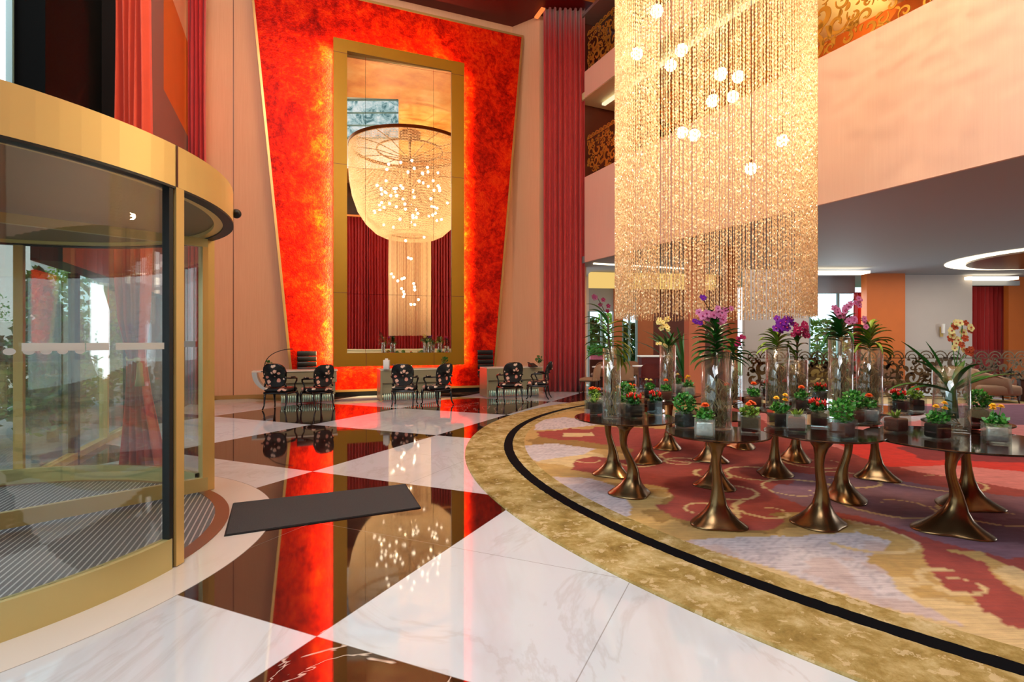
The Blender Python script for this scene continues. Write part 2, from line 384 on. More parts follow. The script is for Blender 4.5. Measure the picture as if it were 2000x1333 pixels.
# ---------------------------------------------------------------- mesh helpers
class MB:
    def __init__(s): s.v = []; s.f = []; s.sm = []
    def add(s, vs, fs, smooth=False):
        o = len(s.v); s.v.extend([tuple(map(float, p)) for p in vs])
        s.f.extend([tuple(o + i for i in f) for f in fs]); s.sm.extend([smooth] * len(fs)); return s
    def box(s, c, d, rz=0.0):
        x, y, z = d[0] / 2, d[1] / 2, d[2] / 2; ca, sa = math.cos(rz), math.sin(rz)
        vs = []
        for k in (-z, z):
            for i, j in ((-x, -y), (x, -y), (x, y), (-x, y)):
                vs.append((c[0] + i * ca - j * sa, c[1] + i * sa + j * ca, c[2] + k))
        return s.add(vs, [(3, 2, 1, 0), (4, 5, 6, 7), (0, 1, 5, 4), (1, 2, 6, 5), (2, 3, 7, 6), (3, 0, 4, 7)])
    def rbox(s, c, d, r=0.02, seg=3, rz=0.0, taper=1.0):      # box with rounded vertical edges and softened top
        x, y, z = d[0] / 2, d[1] / 2, d[2]; r = min(r, x * .99, y * .99, z * .49)
        def ring(ins, zz, k=1.0):
            out = []
            for q, (sx, sy) in enumerate(((1, 1), (-1, 1), (-1, -1), (1, -1))):
                for i in range(seg + 1):
                    a = q * PI / 2 + i / seg * PI / 2; rr = max(r - ins, 0.0005)
                    px = sx * (x - r) + rr * math.cos(a); py = sy * (y - r) + rr * math.sin(a)
                    out.append((px * k, py * k, zz))
            return out
        zb = c[2] - z / 2
        rings = [ring(r * .8, zb), ring(0, zb + r * .7), ring(0, zb + z - r, taper), ring(r * .3, zb + z - r * .3, taper), ring(r, zb + z, taper)]
        n = 4 * (seg + 1); vs = []; fs = []; ca, sa = math.cos(rz), math.sin(rz)
        for R_ in rings: vs += [(c[0] + p[0] * ca - p[1] * sa, c[1] + p[0] * sa + p[1] * ca, p[2]) for p in R_]
        for k in range(len(rings) - 1):
            for i in range(n): j = (i + 1) % n; fs.append((k * n + i, k * n + j, (k + 1) * n + j, (k + 1) * n + i))
        fs.append(tuple(range(n - 1, -1, -1))); fs.append(tuple((len(rings) - 1) * n + i for i in range(n)))
        return s.add(vs, fs, True)
    def tube(s, pts, r, n=8, cap=True):
        pts = [Vector(p) for p in pts]; m = len(pts); rs = r if isinstance(r, (list, tuple)) else [r] * m
        vs = []; fs = []; up = Vector((0.13, 0.21, 1)).normalized(); px = None
        for i, p in enumerate(pts):
            t = (pts[min(i + 1, m - 1)] - pts[max(i - 1, 0)]).normalized()
            if px is None:
                px = t.cross(up if abs(t.dot(up)) < .95 else Vector((1, 0, 0))).normalized()
            else:
                px = (px - t * px.dot(t)).normalized()
            py = t.cross(px)
            for k in range(n):
                a = 2 * PI * k / n; vs.append(p + px * (rs[i] * math.cos(a)) + py * (rs[i] * math.sin(a)))
        for i in range(m - 1):
            for k in range(n): j = (k + 1) % n; fs.append((i * n + k, i * n + j, (i + 1) * n + j, (i + 1) * n + k))
        if cap: fs.append(tuple(range(n - 1, -1, -1))); fs.append(tuple((m - 1) * n + k for k in range(n)))
        return s.add(vs, fs, True)
    def lathe(s, prof, n=32, c=(0, 0, 0), smooth=True, mod=None, a0=0.0, a1=2 * PI, cap=False):
        full = abs(a1 - a0 - 2 * PI) < 1e-6; cnt = n if full else n + 1; vs = []; fs = []
        for (r, z) in prof:
            for k in range(cnt):
                a = a0 + (a1 - a0) * k / n; rr = r; ox = oy = 0
                if mod: rr, ox, oy = mod(r, z, a)
                vs.append((c[0] + ox + rr * math.cos(a), c[1] + oy + rr * math.sin(a), c[2] + z))
        for i in range(len(prof) - 1):
            for k in range(n if full else n):
                j = (k + 1) % cnt if full else k + 1
                fs.append((i * cnt + k, i * cnt + j, (i + 1) * cnt + j, (i + 1) * cnt + k))
        if cap: fs.append(tuple(range(cnt - 1, -1, -1))); fs.append(tuple((len(prof) - 1) * cnt + k for k in range(cnt)))
        return s.add(vs, fs, smooth)
    def sphere(s, c, r, nu=12, nv=8, sz=1.0):
        vs = [(c[0], c[1], c[2] - r * sz)]; fs = []
        for i in range(1, nv):
            th = PI * i / nv
            for k in range(nu): a = 2 * PI * k / nu; vs.append((c[0] + r * math.sin(th) * math.cos(a), c[1] + r * math.sin(th) * math.sin(a), c[2] - r * sz * math.cos(th)))
        vs.append((c[0], c[1], c[2] + r * sz)); top = len(vs) - 1
        for k in range(nu): fs.append((0, 1 + (k + 1) % nu, 1 + k)); fs.append((top, 1 + (nv - 2) * nu + k, 1 + (nv - 2) * nu + (k + 1) % nu))
        for i in range(nv - 2):
            for k in range(nu): j = (k + 1) % nu; fs.append((1 + i * nu + k, 1 + i * nu + j, 1 + (i + 1) * nu + j, 1 + (i + 1) * nu + k))
        return s.add(vs, fs, True)
    def prism(s, poly, z0, z1, fn=None):                     # polygon in plan (x, y) extruded in z, or mapped by fn
        n = len(poly); g = fn or (lambda a, b, c: (a, b, c))
        vs = [g(p[0], p[1], z0) for p in poly] + [g(p[0], p[1], z1) for p in poly]
        fs = [tuple(range(n - 1, -1, -1)), tuple(range(n, 2 * n))] + [(i, (i + 1) % n, n + (i + 1) % n, n + i) for i in range(n)]
        return s.add(vs, fs)
    def build(s, name, mat, parent=None, loc=None, rz=None, kind=None):
        me = bpy.data.meshes.new(name); me.from_pydata(s.v, [], s.f); me.validate(verbose=False)
        if len(me.polygons) == len(s.sm): me.polygons.foreach_set('use_smooth', s.sm)
        me.materials.append(M[mat] if isinstance(mat, str) else mat); me.update()
        o = bpy.data.objects.new(name, me); COL.objects.link(o)
        if parent: o.parent = parent
        if loc is not None: o.location = loc
        if rz is not None: o.rotation_euler = (0, 0, rz)
        if kind: o['kind'] = kind
        return o
def tag(o, label, cat, group=None):
    o['label'] = label; o['category'] = cat
    if group: o['group'] = group
    return o
def thing(name, label, cat, loc=(0, 0, 0), rz=0.0, group=None):
    o = bpy.data.objects.new(name, None); o.empty_display_size = 0.1; COL.objects.link(o)
    o.location = loc; o.rotation_euler = (0, 0, rz); return tag(o, label, cat, group)
def struct(name, mb, mat, parent=None):
    return mb.build(name, mat, parent, kind='structure')
KIDS = {}
def kids(o): return [c for c in bpy.data.objects if c.parent == o]
def dup(root, loc, rz, label, group=None, sc=None):
    key = root.name
    if key not in KIDS: KIDS[key] = [(c, kids(c)) for c in kids(root)]
    r = root.copy(); COL.objects.link(r); r.location = loc; r.rotation_euler = (0, 0, rz); r['label'] = label
    if sc is not None: r.scale = (sc, sc, sc)
    if group: r['group'] = group
    for c, gs in KIDS[key]:
        d = c.copy(); COL.objects.link(d); d.parent = r
        for g in gs:
            e = g.copy(); COL.objects.link(e); e.parent = d
    return r
def quadwall(p0, p1, z0, z1, t=0.12, side=1):                # vertical slab from p0 to p1 (plan)
    p0 = np.array(p0[:2], float); p1 = np.array(p1[:2], float); d = p1 - p0; d /= np.hypot(*d); nn = np.array([-d[1], d[0]]) * t * side
    return MB().prism([tuple(p0), tuple(p1), tuple(p1 + nn), tuple(p0 + nn)], z0, z1)

# ================================================================ THE SETTING
FD = -WN                                               # facade direction, away from the camera
FN = np.array([FD[1], -FD[0]])                          # into the room
DC = np.array(DOOR)
def fp(t, off=0.0, z=0.0):                              # point on the facade: t metres past the door centre, off into the room
    p = DC + FD * t + FN * off; return (float(p[0]), float(p[1]), float(z))
s_corner = float((DC - PW) @ WD)                        # where the facade meets the mirror wall
t_wall = float((DC - PW) @ WN)                          # facade length to the wall

# floor
fl = MB().prism([fp(-9)[:2], (26, -7), (26, 23.5), (2.6, 23.5), wp(6.5, -0.1)[:2], fp(t_wall + 0.1)[:2]], -0.2, 0.0)
struct('floor', fl, 'marble_floor')
# mirror wall with its niche return on the right
struct('wall_back', quadwall(wp(s_corner - 0.3, 0), wp(3.7, 0), 0, 11.6, 0.3, 1), 'peach_wall')
niche = wp(3.62, 0)
sR = 3.62
struct('wall_niche', quadwall(wp(sR, -0.05), (0.82, 16.3), 0, 11.6, 0.25, 1), 'peach_wall')
struct('wall_corner', quadwall((0.82, 16.3), (2.3, 16.75), 0, 11.6, 0.2, 1), 'peach_wall')
struct('baseboard_back', quadwall(wp(s_corner + 0.02, 0.03), wp(-1.95, 0.03), 0, 0.10, 0.03, 1), 'trim_gold')
struct('baseboard_niche', quadwall(wp(2.45, 0.03), wp(sR - 0.03, 0.03), 0, 0.10, 0.03, 1), 'trim_gold')
# vertical joint lines of the peach wall
for i, s in enumerate((s_corner + 1.15, -1.9 - 0.5)):
    struct('trim_%d' % (i + 1), quadwall(wp(s, 0.012), wp(s + 0.015, 0.012), 0.1, 11.5, 0.02, 1), 'brown_panel')
# ceilings
struct('ceiling_niche', MB().prism([wp(s_corner - .3, -0.2)[:2], wp(6, -0.2)[:2], wp(6, 2.3)[:2], wp(s_corner - .3, 2.3)[:2]], 11.3, 11.5), 'dark_red')
def mirror_pt(u, Y, th=math.radians(19.2)):            # where a thing seen in the mirror really stands
    n = np.array([math.sin(th), -math.cos(th)]); c = np.array(wp(0, 0.93)[:2])
    p = np.array([(u - CX) / F * Y, Y]); return p - 2 * ((p - c) @ n) * n
cz = 11.15
well = [mirror_pt(676, 21.2), mirror_pt(780, 21.4), mirror_pt(780, 30.0), mirror_pt(640, 30.0)]
# gold ceiling in strips around the roof-light well
outer = [np.array(fp(-9, -0.3)[:2]), np.array([12.5, -7.0]), np.array([12.5, 14.0]), np.array(wp(6, 2.2)[:2]), np.array(wp(s_corner - .3, 2.2)[:2])]
gc = MB()
def order_ccw(P):
    c = sum(P) / len(P); return sorted(P, key=lambda p: math.atan2(p[1] - c[1], p[0] - c[0]))
well = order_ccw(well); outer = order_ccw(outer)
# connect each outer edge to nearest well corner (fan of quads / triangles)
vs = [(p[0], p[1], cz) for p in well] + [(p[0], p[1], cz) for p in outer]
cw = sum(well) / 4; ang = lambda p: math.atan2(p[1] - cw[1], p[0] - cw[0])
allp = sorted([(ang(p), 'w', i) for i, p in enumerate(well)] + [(ang(p), 'o', i + 4) for i, p in enumerate(outer)])
lw = [a for a in allp if a[1] == 'w'][-1][2]; lo = [a for a in allp if a[1] == 'o'][-1][2]; fs = []
for a, k, i in allp:
    if k == 'w': fs.append((lw, lo, i)); lw = i
    else: fs.append((lw, lo, i)); lo = i
gc.add(vs, fs)
struct('ceiling', gc, 'gold_ceiling')
wl = MB(); n = 4
for i in range(4):
    a, b = well[i], well[(i + 1) % 4]
    wl.add([(a[0], a[1], cz), (b[0], b[1], cz), (b[0], b[1], cz + 3.8), (a[0], a[1], cz + 3.8)], [(0, 1, 2, 3)])
wl.add([(p[0], p[1], cz + 3.8) for p in well], [(0, 1, 2, 3)])
struct('ceiling_roof_light_well', wl, 'white_paint')
# the glazed end of the well: bars and panes seen in the mirror
wa, wb = mirror_pt(650, 29.8), mirror_pt(779, 29.8)
we = MB(); we.add([(wa[0], wa[1], cz + 1.6), (wb[0], wb[1], cz + 1.6), (wb[0], wb[1], cz + 3.75), (wa[0], wa[1], cz + 3.75)], [(0, 1, 2, 3)])
t = NT('roof_sky'); nzz = t.noise(1.6, 6, 0.7, t.pos(), 1.0)
cc = t.ramp(nzz, [(0.38, (0.10, 0.22, 0.24, 1)), (0.47, (0.45, 0.66, 0.70, 1)), (0.6, (0.9, 0.97, 1, 1))]); e_ = t.n('ShaderNodeEmission'); t.l(cc, e_.inputs[0]); e_.inputs[1].default_value = 1.0
t.l(e_.outputs[0], t.out.inputs[0]); M['roof_sky'] = t.m
rw = we.build('window_9', 'roof_sky', kind='structure')
for k in range(4):
    z = cz + 1.6 + k * 0.7
    struct('window_9_bar', MB().tube([(wa[0], wa[1], z), (wb[0], wb[1], z)], 0.05, 6), 'teal_mullion', rw)
area('roof_light', (float(cw[0]), float(cw[1]), cz + 3.4), (float(cw[0]), float(cw[1]), 0), 3.0, 1.6, 120, DAY)

# rear wall behind the camera with its curtains
REAR = 20.3
struct('wall_rear', quadwall(wp(s_corner - 4, REAR), wp(17, REAR), 0, 11.2, 0.2, -1), 'dark_wood')
def fold_strip(p0, p1, nf, amp, z0, z1, bottom=None, thick=0.0, seed=0, seg=10, lean=None):
    rnd = random.Random(seed); p0 = np.array(p0[:2], float); p1 = np.array(p1[:2], float); d = p1 - p0; L = np.hypot(*d); d /= L; nn = np.array([-d[1], d[0]])
    ph = rnd.random() * 6; K = nf * seg; zs = np.linspace(z0, z1, 9 if lean is None else 26); vs = []; fs = []
    w = [1 + 0.35 * math.sin(i * 1.7 + ph) for i in range(nf + 1)]
    for z in zs:
        for i in range(K + 1):
            t_ = i / K; k = int(min(t_ * nf, nf - 1)); am = amp * w[k]
            x = t_ * L + 0.25 * amp * math.sin(4 * PI * nf * t_ + ph); o = am * math.sin(2 * PI * nf * t_ + ph) + 0.02 * math.sin(z * 1.3 + i * 0.2)
            q = p0 + d * x + nn * o
            if lean: q = lean(q, z, t_)
            vs.append((q[0], q[1], z))
    for a in range(len(zs) - 1):
        for i in range(K): fs.append((a * (K + 1) + i, a * (K + 1) + i + 1, (a + 1) * (K + 1) + i + 1, (a + 1) * (K + 1) + i))
    return MB().add(vs, fs, True)
def drape(name, label, p0, p1, nf, amp, z0, z1, mat, seed=0, group=None, lean=None):
    o = fold_strip(p0, p1, nf, amp, z0, z1, seed=seed, lean=lean).build(name, mat)
    m = o.modifiers.new('thick', 'SOLIDIFY'); m.thickness = 0.012
    return tag(o, label, 'curtain', group)
for i in range(5):
    s0 = -7.5 + i * 3.6
    drape('rear_curtain', 'wine red curtain reflected in the tall mirror, ' + ('leftmost of five', 'second from left', 'middle of five', 'fourth from left', 'rightmost of five')[i], wp(s0, REAR - 0.35), wp(s0 + 3.55, REAR - 0.35), 20, 0.07, 0.05, 9.0, 'curtain_rear', i, 'wine red curtains reflected in the mirror')
struct('trim_rear_cove', quadwall(wp(-8, REAR - 0.12), wp(12, REAR - 0.12), 9.1, 9.2, 0.06, -1), 'cove_red')
bn = thing('reception_counter', 'long curved cream counter reflected low in the tall mirror', 'counter', (0, 0, 0))
pts = [wp(-7.5 + i * 0.9, REAR - 0.95 + 0.1 * math.sin(i * 0.8)) for i in range(15)]
bt = MB(); bb = MB()
for i in range(14):
    a, b = pts[i], pts[i + 1]
    dx, dy = WN[0] * 0.5, WN[1] * 0.5
    bt.prism([a[:2], b[:2], (b[0] - dx, b[1] - dy), (a[0] - dx, a[1] - dy)], 0.96, 1.02)
    bb.prism([(a[0] - dx * .1, a[1] - dy * .1), (b[0] - dx * .1, b[1] - dy * .1), (b[0] - dx * .9, b[1] - dy * .9), (a[0] - dx * .9, a[1] - dy * .9)], 0.0, 0.958)
bt.build('worktop', 'cream', bn); bb.build('counter_body', 'cream', bn)

# ---- facade on the left
tz = lambda Y: (Y - DC[1]) / FD[1]                     # facade parameter from depth Y
fac = [(tz(5.75), tz(10.2))]
tA, tB, tC = 2.1, tz(10.2), t_wall
hd = 2.36
struct('wall_left', quadwall(fp(tC + .2), fp(tB), 0, 6.3, 0.3, 1), 'mauve_wall')
struct('wall_left_band', quadwall(fp(tC + .2), fp(tB), 6.3, 8.5, 0.3, 1), 'orange_wall')
struct('wall_left_top', quadwall(fp(tC + .2), fp(tz(8.75)), 8.5, 11.5, 0.3, 1), 'peach_wall')
struct('wall_left_pier', quadwall(fp(tB), fp(tz(8.5)), hd, 8.5, 0.3, 1), 'mauve_wall')
struct('wall_left_header', quadwall(fp(tz(8.5)), fp(-9), 2.9, 3.3, 0.3, 1), 'dark_facade')
struct('wall_left_lintel', quadwall(fp(tB), fp(tA), hd, 2.9, 0.28, 1), 'black')
struct('wall_left_upper', quadwall(fp(tz(8.5)), fp(tz(5.28)), 3.3, 11.5, 0.3, 1), 'dark_facade')
struct('wall_left_upper_near', quadwall(fp(tz(5.0)), fp(-9), 6.6, 11.5, 0.3, 1), 'dark_facade')
struct('trim_3', MB().box(fp(tz(7.35), 0.25, 7.2), (0.5, 1.05, 7.9), -TH * 0 + TH), 'dark_column')
struct('trim_4', MB().box(fp(tz(6.05), 0.05, 7.2), (0.04, 0.04, 7.8), TH), 'teal_mullion')
struct('trim_5', MB().box(fp(tz(5.97), 0.07, 7.2), (0.03, 0.03, 7.8), TH), 'pink_mullion')
struct('trim_6', MB().box(fp(tz(5.24), 0.04, 7.2), (0.05, 0.04, 7.8), TH), 'teal_mullion')
def pane(name, t0, t1, z0, z1, mat='window_glass', off=0.0):
    a, b = fp(t0, off), fp(t1, off)
    return struct(name, quadwall(a, b, z0, z1, 0.012, 1), mat)
cuts = [tA, tz(6.9), tz(8.0), tz(9.1), tB]
for i in range(4):
    w = pane('window_%d' % (i + 1), cuts[i] + 0.04, cuts[i + 1] - 0.04, 0.08, hd)
for i, c in enumerate(cuts[1:-1]):
    struct('trim_%d' % (7 + i), MB().box(fp(c, 0.0, hd / 2), (0.10, 0.08, hd), TH), 'door_gold' if i == 1 else 'dark_facade')
struct('trim_sill', MB().box(fp((tA + tB) / 2, 0, 0.04), (0.1, tB - tA, 0.08), TH), 'door_gold')
w5 = pane('window_5', -9, -2.1, 0.08, 2.9)
pane('window_6', -9, tz(5.0), 3.3, 6.6)

# ---- outdoors beyond the facade
go = MB().prism([fp(-12, -0.3)[:2], fp(22, -0.3)[:2], fp(22, -40)[:2], fp(-12, -40)[:2]], -0.25, -0.03)
struct('ground_outside', go, 'asphalt')
def leafblob(mb, c, r, h, n, size, seed, cone=False):
    rnd = random.Random(seed)
    for _ in range(n):
        z = rnd.random(); k = (1 - z) ** 0.6 if cone else math.sqrt(max(0.02, 1 - (2 * z - 1) ** 2))
        a = rnd.random() * 2 * PI; rr = r * k * (0.55 + 0.5 * rnd.random()); p = Vector((c[0] + rr * math.cos(a), c[1] + rr * math.sin(a), c[2] + z * h))
        d = Vector((rnd.uniform(-1, 1), rnd.uniform(-1, 1), rnd.uniform(-.4, 1))).normalized(); e = d.cross(Vector((rnd.uniform(-1, 1), rnd.uniform(-1, 1), rnd.uniform(-1, 1)))).normalized()
        L = size * rnd.uniform(.6, 1.3); w = L * 0.32
        mb.add([p, p + d * L * .5 + e * w, p + d * L, p + d * L * .5 - e * w], [(0, 1, 2, 3)])
    return mb
def shrub(name, label, c, r, h, mat, seed, cone=False, n=1500, size=0.14, group=None, cat='shrub'):
    o = thing(name, label, cat, (c[0], c[1], -0.03), 0, group)
    leafblob(MB(), (0, 0, 0.15), r, h, n, size, seed, cone).build('foliage', mat, o)
    MB().tube([(0, 0, 0), (0, 0, h * 0.7)], [0.06 + r * .04, 0.02], 6).build('trunk', 'stem_brown', o)
    return o
outs = [(75, 9.5, .55, 2.6, 'hedge', 1), (103, 8.2, .42, 1.9, 'hedge', 1), (160, 11.0, .7, 3.0, 'hedge_light', 0), (214, 12.6, .6, 3.2, 'hedge', 1), (-60, 7.6, .45, 1.6, 'hedge', 0), (262, 15.5, .9, 3.4, 'hedge_light', 0), (150, 21, 1.6, 4.5, 'hedge_light', 0), (-60, 25, 1.5, 4.2, 'hedge', 0)]
onames = ['tall dark green conical shrub outside the glass left of the door post', 'short green conical shrub outside in front of the taller cone', 'loose yellow green bush outside beside the dark mullion', 'slender dark conical shrub outside near the orange curtain', 'low round green bush outside at the far left edge', 'wide yellow green bush outside behind the orange curtain', 'large yellow green tree furthest outside the entrance', 'large dark green tree outside at the left edge']
for (u, Y, r, h, m_, cn), lb in zip(outs, onames):
    shrub('garden_bush' if h < 4 else 'garden_tree', lb, ((u - CX) * Y / F, Y), r, h, m_, int(u), bool(cn), cat='tree' if h > 4 else 'shrub')
ow = quadwall(((-60 - CX) * 17 / F, 17), ((300 - CX) * 19 / F, 19), 0, 2.1, 0.3, 1).build('garden_wall', 'white_paint'); tag(ow, 'low white wall outside behind the bushes', 'wall')
bld = MB().box((-34, 30, 5), (12, 6, 10), 0.3).build('building', 'grey_wall'); tag(bld, 'pale building far outside the entrance glass', 'building')
lawn = MB().prism([(-0, 20.6), (30, 20.6), (34, 45), (-2, 45)], -0.25, -0.03); struct('ground_garden', lawn, 'lawn')

# ---- balcony front, galleries and lounge
F1 = np.array([2.12, 15.8]); F2 = np.array([6.32, 6.68]); FDIR = (F2 - F1) / np.hypot(*(F2 - F1)); FOUT = np.array([-FDIR[1], FDIR[0]])  # FOUT points to +x side (behind the fascia)
if FOUT[0] < 0: FOUT = -FOUT
def bp(t, off=0.0): return tuple(F1 + FDIR * t + FOUT * off)
BL = 21.0
struct('wall_right_fascia', quadwall(bp(0), bp(BL), 3.8, 6.28, 0.06, 1), 'fascia_fabric')
struct('wall_right_fascia_upper', quadwall(bp(0), bp(BL), 8.61, 9.36, 0.06, 1), 'fascia_fabric')
struct('ceiling_lounge', MB().prism([bp(-1.0, .055), bp(BL, .055), (27, -5), (27, 23.2), (2.2, 23.2)], 3.8, 4.0), 'lounge_ceiling')
struct('floor_gallery', MB().prism([bp(-.4, .25), bp(BL, .25), bp(BL, 6), bp(-.4, 6)], 5.9, 6.2), 'peach_wall')
struct('ceiling_gallery', MB().prism([bp(-.4, .02), bp(BL, .02), bp(BL, 6), bp(-.4, 6)], 8.6, 8.8), 'cream')
struct('wall_gallery', quadwall(bp(-.4, 3.6), bp(BL, 3.6), 6.2, 11.1, 0.2, 1), 'orange_wall')
struct('wall_gallery_end', quadwall(bp(-.45, 0.0), bp(-.45, 6), 4.0, 11.1, 0.2, 1), 'brown_panel')
struct('trim_gallery_cove', quadwall(bp(0, .6), bp(BL, .6), 8.5, 8.56, 0.12, 1), 'cove_gallery')
struct('ceiling_top_gallery', MB().prism([bp(-.4, .02), bp(BL, .02), bp(BL, 6), bp(-.4, 6)], 11.05, 11.14), 'mauve_wall')

def ribbon(mb, pts, ws, fn, th):                        # flat strip of metal along pts (a, b), widths ws, thickness th
    n = len(pts); L = []; R = []
    for i, (a, b) in enumerate(pts):
        a0, b0 = pts[max(i - 1, 0)]; a1, b1 = pts[min(i + 1, n - 1)]; dx, dy = a1 - a0, b1 - b0; l = math.hypot(dx, dy) or 1
        nx, ny = -dy / l, dx / l; L.append((a + nx * ws[i], b + ny * ws[i])); R.append((a - nx * ws[i], b - ny * ws[i]))
    vs = [fn(*p, 0) for p in L] + [fn(*p, 0) for p in R] + [fn(*p, th) for p in L] + [fn(*p, th) for p in R]; fs = []
    for i in range(n - 1):
        fs += [(i, i + 1, n + i + 1, n + i), (2 * n + i, 3 * n + i, 3 * n + i + 1, 2 * n + i + 1), (i, 2 * n + i, 2 * n + i + 1, i + 1), (n + i, n + i + 1, 3 * n + i + 1, 3 * n + i)]
    mb.add(vs, fs)
def scrollwork(mb, L, H, fn, th, seed, dens=1.0, R0=0.2, wf=2.0):
    rnd = random.Random(seed); placed = []
    for tr in range(int(260 * L * H * dens)):
        r = R0 * rnd.choice((1, .75, .5, .38)); x = rnd.uniform(r * .6, L - r * .6); y = rnd.uniform(r * .7, H - r * .7)
        if any(math.hypot(x - a, y - b) < (r + c) * 0.72 for a, b, c in placed): continue
        placed.append((x, y, r)); sg = rnd.choice((-1, 1)); a0 = rnd.random() * 6.28; turns = rnd.uniform(1.1, 1.5) ; n = 22; pts = []; ws = []
        for i in range(n):
            q = i / (n - 1); rr = r * (1.05 - 0.85 * q ** 0.8); a = a0 + sg * turns * 2 * PI * q * 0.8
            pts.append((min(max(x + rr * math.cos(a), .01), L - .01), min(max(y + rr * math.sin(a), .01), H - .01))); ws.append(wf * r * (0.045 + 0.10 * math.sin(PI * min(1, q * 1.05)) + (0.09 if q > .93 else 0)))
        ribbon(mb, pts, ws, fn, th)
        for k in range(rnd.choice((2, 3))):               # leaves springing from the scroll
            a = a0 + sg * rnd.uniform(0.2, 3.0) + k * 1.3; b = a + sg * rnd.uniform(.6, 1.1); l = r * rnd.uniform(.6, 1.0); p0 = (x + r * .95 * math.cos(a), y + r * .95 * math.sin(a)); pts = []; ws = []
            for i in range(8):
                q = i / 7; aa = b - sg * q * 0.9; p = (p0[0] + l * q * math.cos(aa), p0[1] + l * q * math.sin(aa))
                pts.append((min(max(p[0], .01), L - .01), min(max(p[1], .01), H - .01))); ws.append(wf * r * (0.02 + 0.13 * math.sin(PI * q) ** .8))
            ribbon(mb, pts, ws, fn, th)
def rail_panel(name, label, group, p0, p1, z0, H, mat, seed, R0=0.2, glass_h=0.0, dens=1.0, arcs=0.18, wf=1.8):
    p0 = np.array(p0[:2], float); p1 = np.array(p1[:2], float); L = float(np.hypot(*(p1 - p0))); a = math.atan2(p1[1] - p0[1], p1[0] - p0[0])
    o = thing(name, label, 'railing', (float(p0[0]), float(p0[1]), z0), a, group)
    fn = lambda x, y, k: (x, k, y); mb = MB(); th = 0.012
    scrollwork(mb, L, H - .1, fn, th, seed, dens, R0, wf)
    ribbon(mb, [(0, .012), (L, .012)], [.012, .012], fn, th)
    ribbon(mb, [(0, H - .10), (L, H - .10)], [.012, .012], fn, th)
    k = max(2, int(L / arcs))
    for i in range(k):
        c = (i + .5) * L / k; r = L / k * .495
        ribbon(mb, [(c + r * math.cos(PI * q / 10), H - .10 + r * math.sin(PI * q / 10)) for q in range(11)], [.012] * 11, fn, th)
        ribbon(mb, [(c + r * .55 * math.cos(PI * q / 8), H - .10 + r * .55 * math.sin(PI * q / 8)) for q in range(9)], [.009] * 9, fn, th)
    mb.build('scrollwork', mat, o)
    if glass_h:
        MB().box((L / 2, -0.02, glass_h / 2), (L, 0.012, glass_h)).build('glass_pane', 'clear_glass', o)
    return o
NTH = ['nearest the crimson curtain', 'second from the crimson curtain', 'third from the crimson curtain', 'behind the gold chandelier', 'just right of the chandelier', 'furthest right towards the viewer']
for i in range(6):
    rail_panel('balcony_railing', 'gold scrollwork railing panel of the first balcony, ' + NTH[i], 'scrollwork panels of the first balcony', bp(0.05 + i * 2.2, .06), bp(2.16 + i * 2.2, .06), 6.28, 1.2, 'gallery_gold', 40 + i, 0.26 if i > 1 else .2, 0, 1.3, .18, 1.25)
for i in range(4):
    rail_panel('balcony_railing', 'gold scrollwork railing panel of the topmost balcony, ' + NTH[i], 'scrollwork panels of the top balcony', bp(0.05 + i * 2.0, .06), bp(2.0 + i * 2.0, .06), 9.36, 1.15, 'gallery_gold', 80 + i, .2, 0, 1.2, .18, 1.4)

# far side of the lounge
YB = 19.2
def bx_(u, Y=YB): return (u - CX) * Y / F
def slab(name, u0, u1, Y, z0, z1, mat, t=0.2, st=True, label=None, cat=None):
    mb = MB().box(((bx_(u0, Y) + bx_(u1, Y)) / 2, Y + t / 2, (z0 + z1) / 2), (bx_(u1, Y) - bx_(u0, Y), t, z1 - z0))
    return struct(name, mb, mat)
slab('wall_lounge_left', 1060, 1150, YB, 0, 3.8, 'grey_wall')
slab('wall_lounge_1', 1150, 1201, YB, 2.55, 3.8, 'lounge_ceiling')
slab('wall_lounge_2', 1199, 1215, YB - .1, 0, 3.8, 'wood_panel', .4)
slab('wall_lounge_3', 1215, 1243, YB, 2.45, 3.8, 'lounge_ceiling')
slab('wall_lounge_4', 1243, 1276, YB, 0, 3.8, 'wood_panel')
slab('wall_lounge_5', 1276, 1440, YB, 0, 3.8, 'brown_panel')
slab('wall_lounge_6', 1455, 1580, 16.6, 0, 3.8, 'grey_wall')
slab('wall_lounge_7', 1580, 1670, YB, 3.2, 3.8, 'lounge_ceiling')
slab('wall_lounge_8', 1693, 1768, 18.4, 0, 3.8, 'orange_wall', .3)
slab('wall_lounge_9', 1766, 1899, 18.8, 0, 3.8, 'grey_wall', .5)
slab('wall_lounge_10', 1970, 2120, 19.4, 0, 3.8, 'orange_wall')
slab('wall_lounge_11', 1896, 1975, 20.4, 0, 3.9, 'dark_red')
slab('trim_lounge_pillar', 1346, 1377, 12.8, 0, 3.8, 'pink_pillar', .38)
slab('trim_lounge_column', 1421, 1441, 13.2, 0, 3.8, 'wood_panel', .3)
slab('trim_lounge_cove', 1570, 1700, 16.9, 3.62, 3.70, 'cove_warm', .5)
slab('trim_lounge_cove_right', 1893, 1990, 18.6, 3.62, 3.72, 'cove_warm', .5)
slab('trim_lounge_valance', 1896, 1992, 19.0, 3.45, 3.62, 'lounge_ceiling', .1)
struct('wall_lounge_right', quadwall((21.5, 19.4), (21.5, -4), 0, 3.8, .2, -1), 'grey_wall')
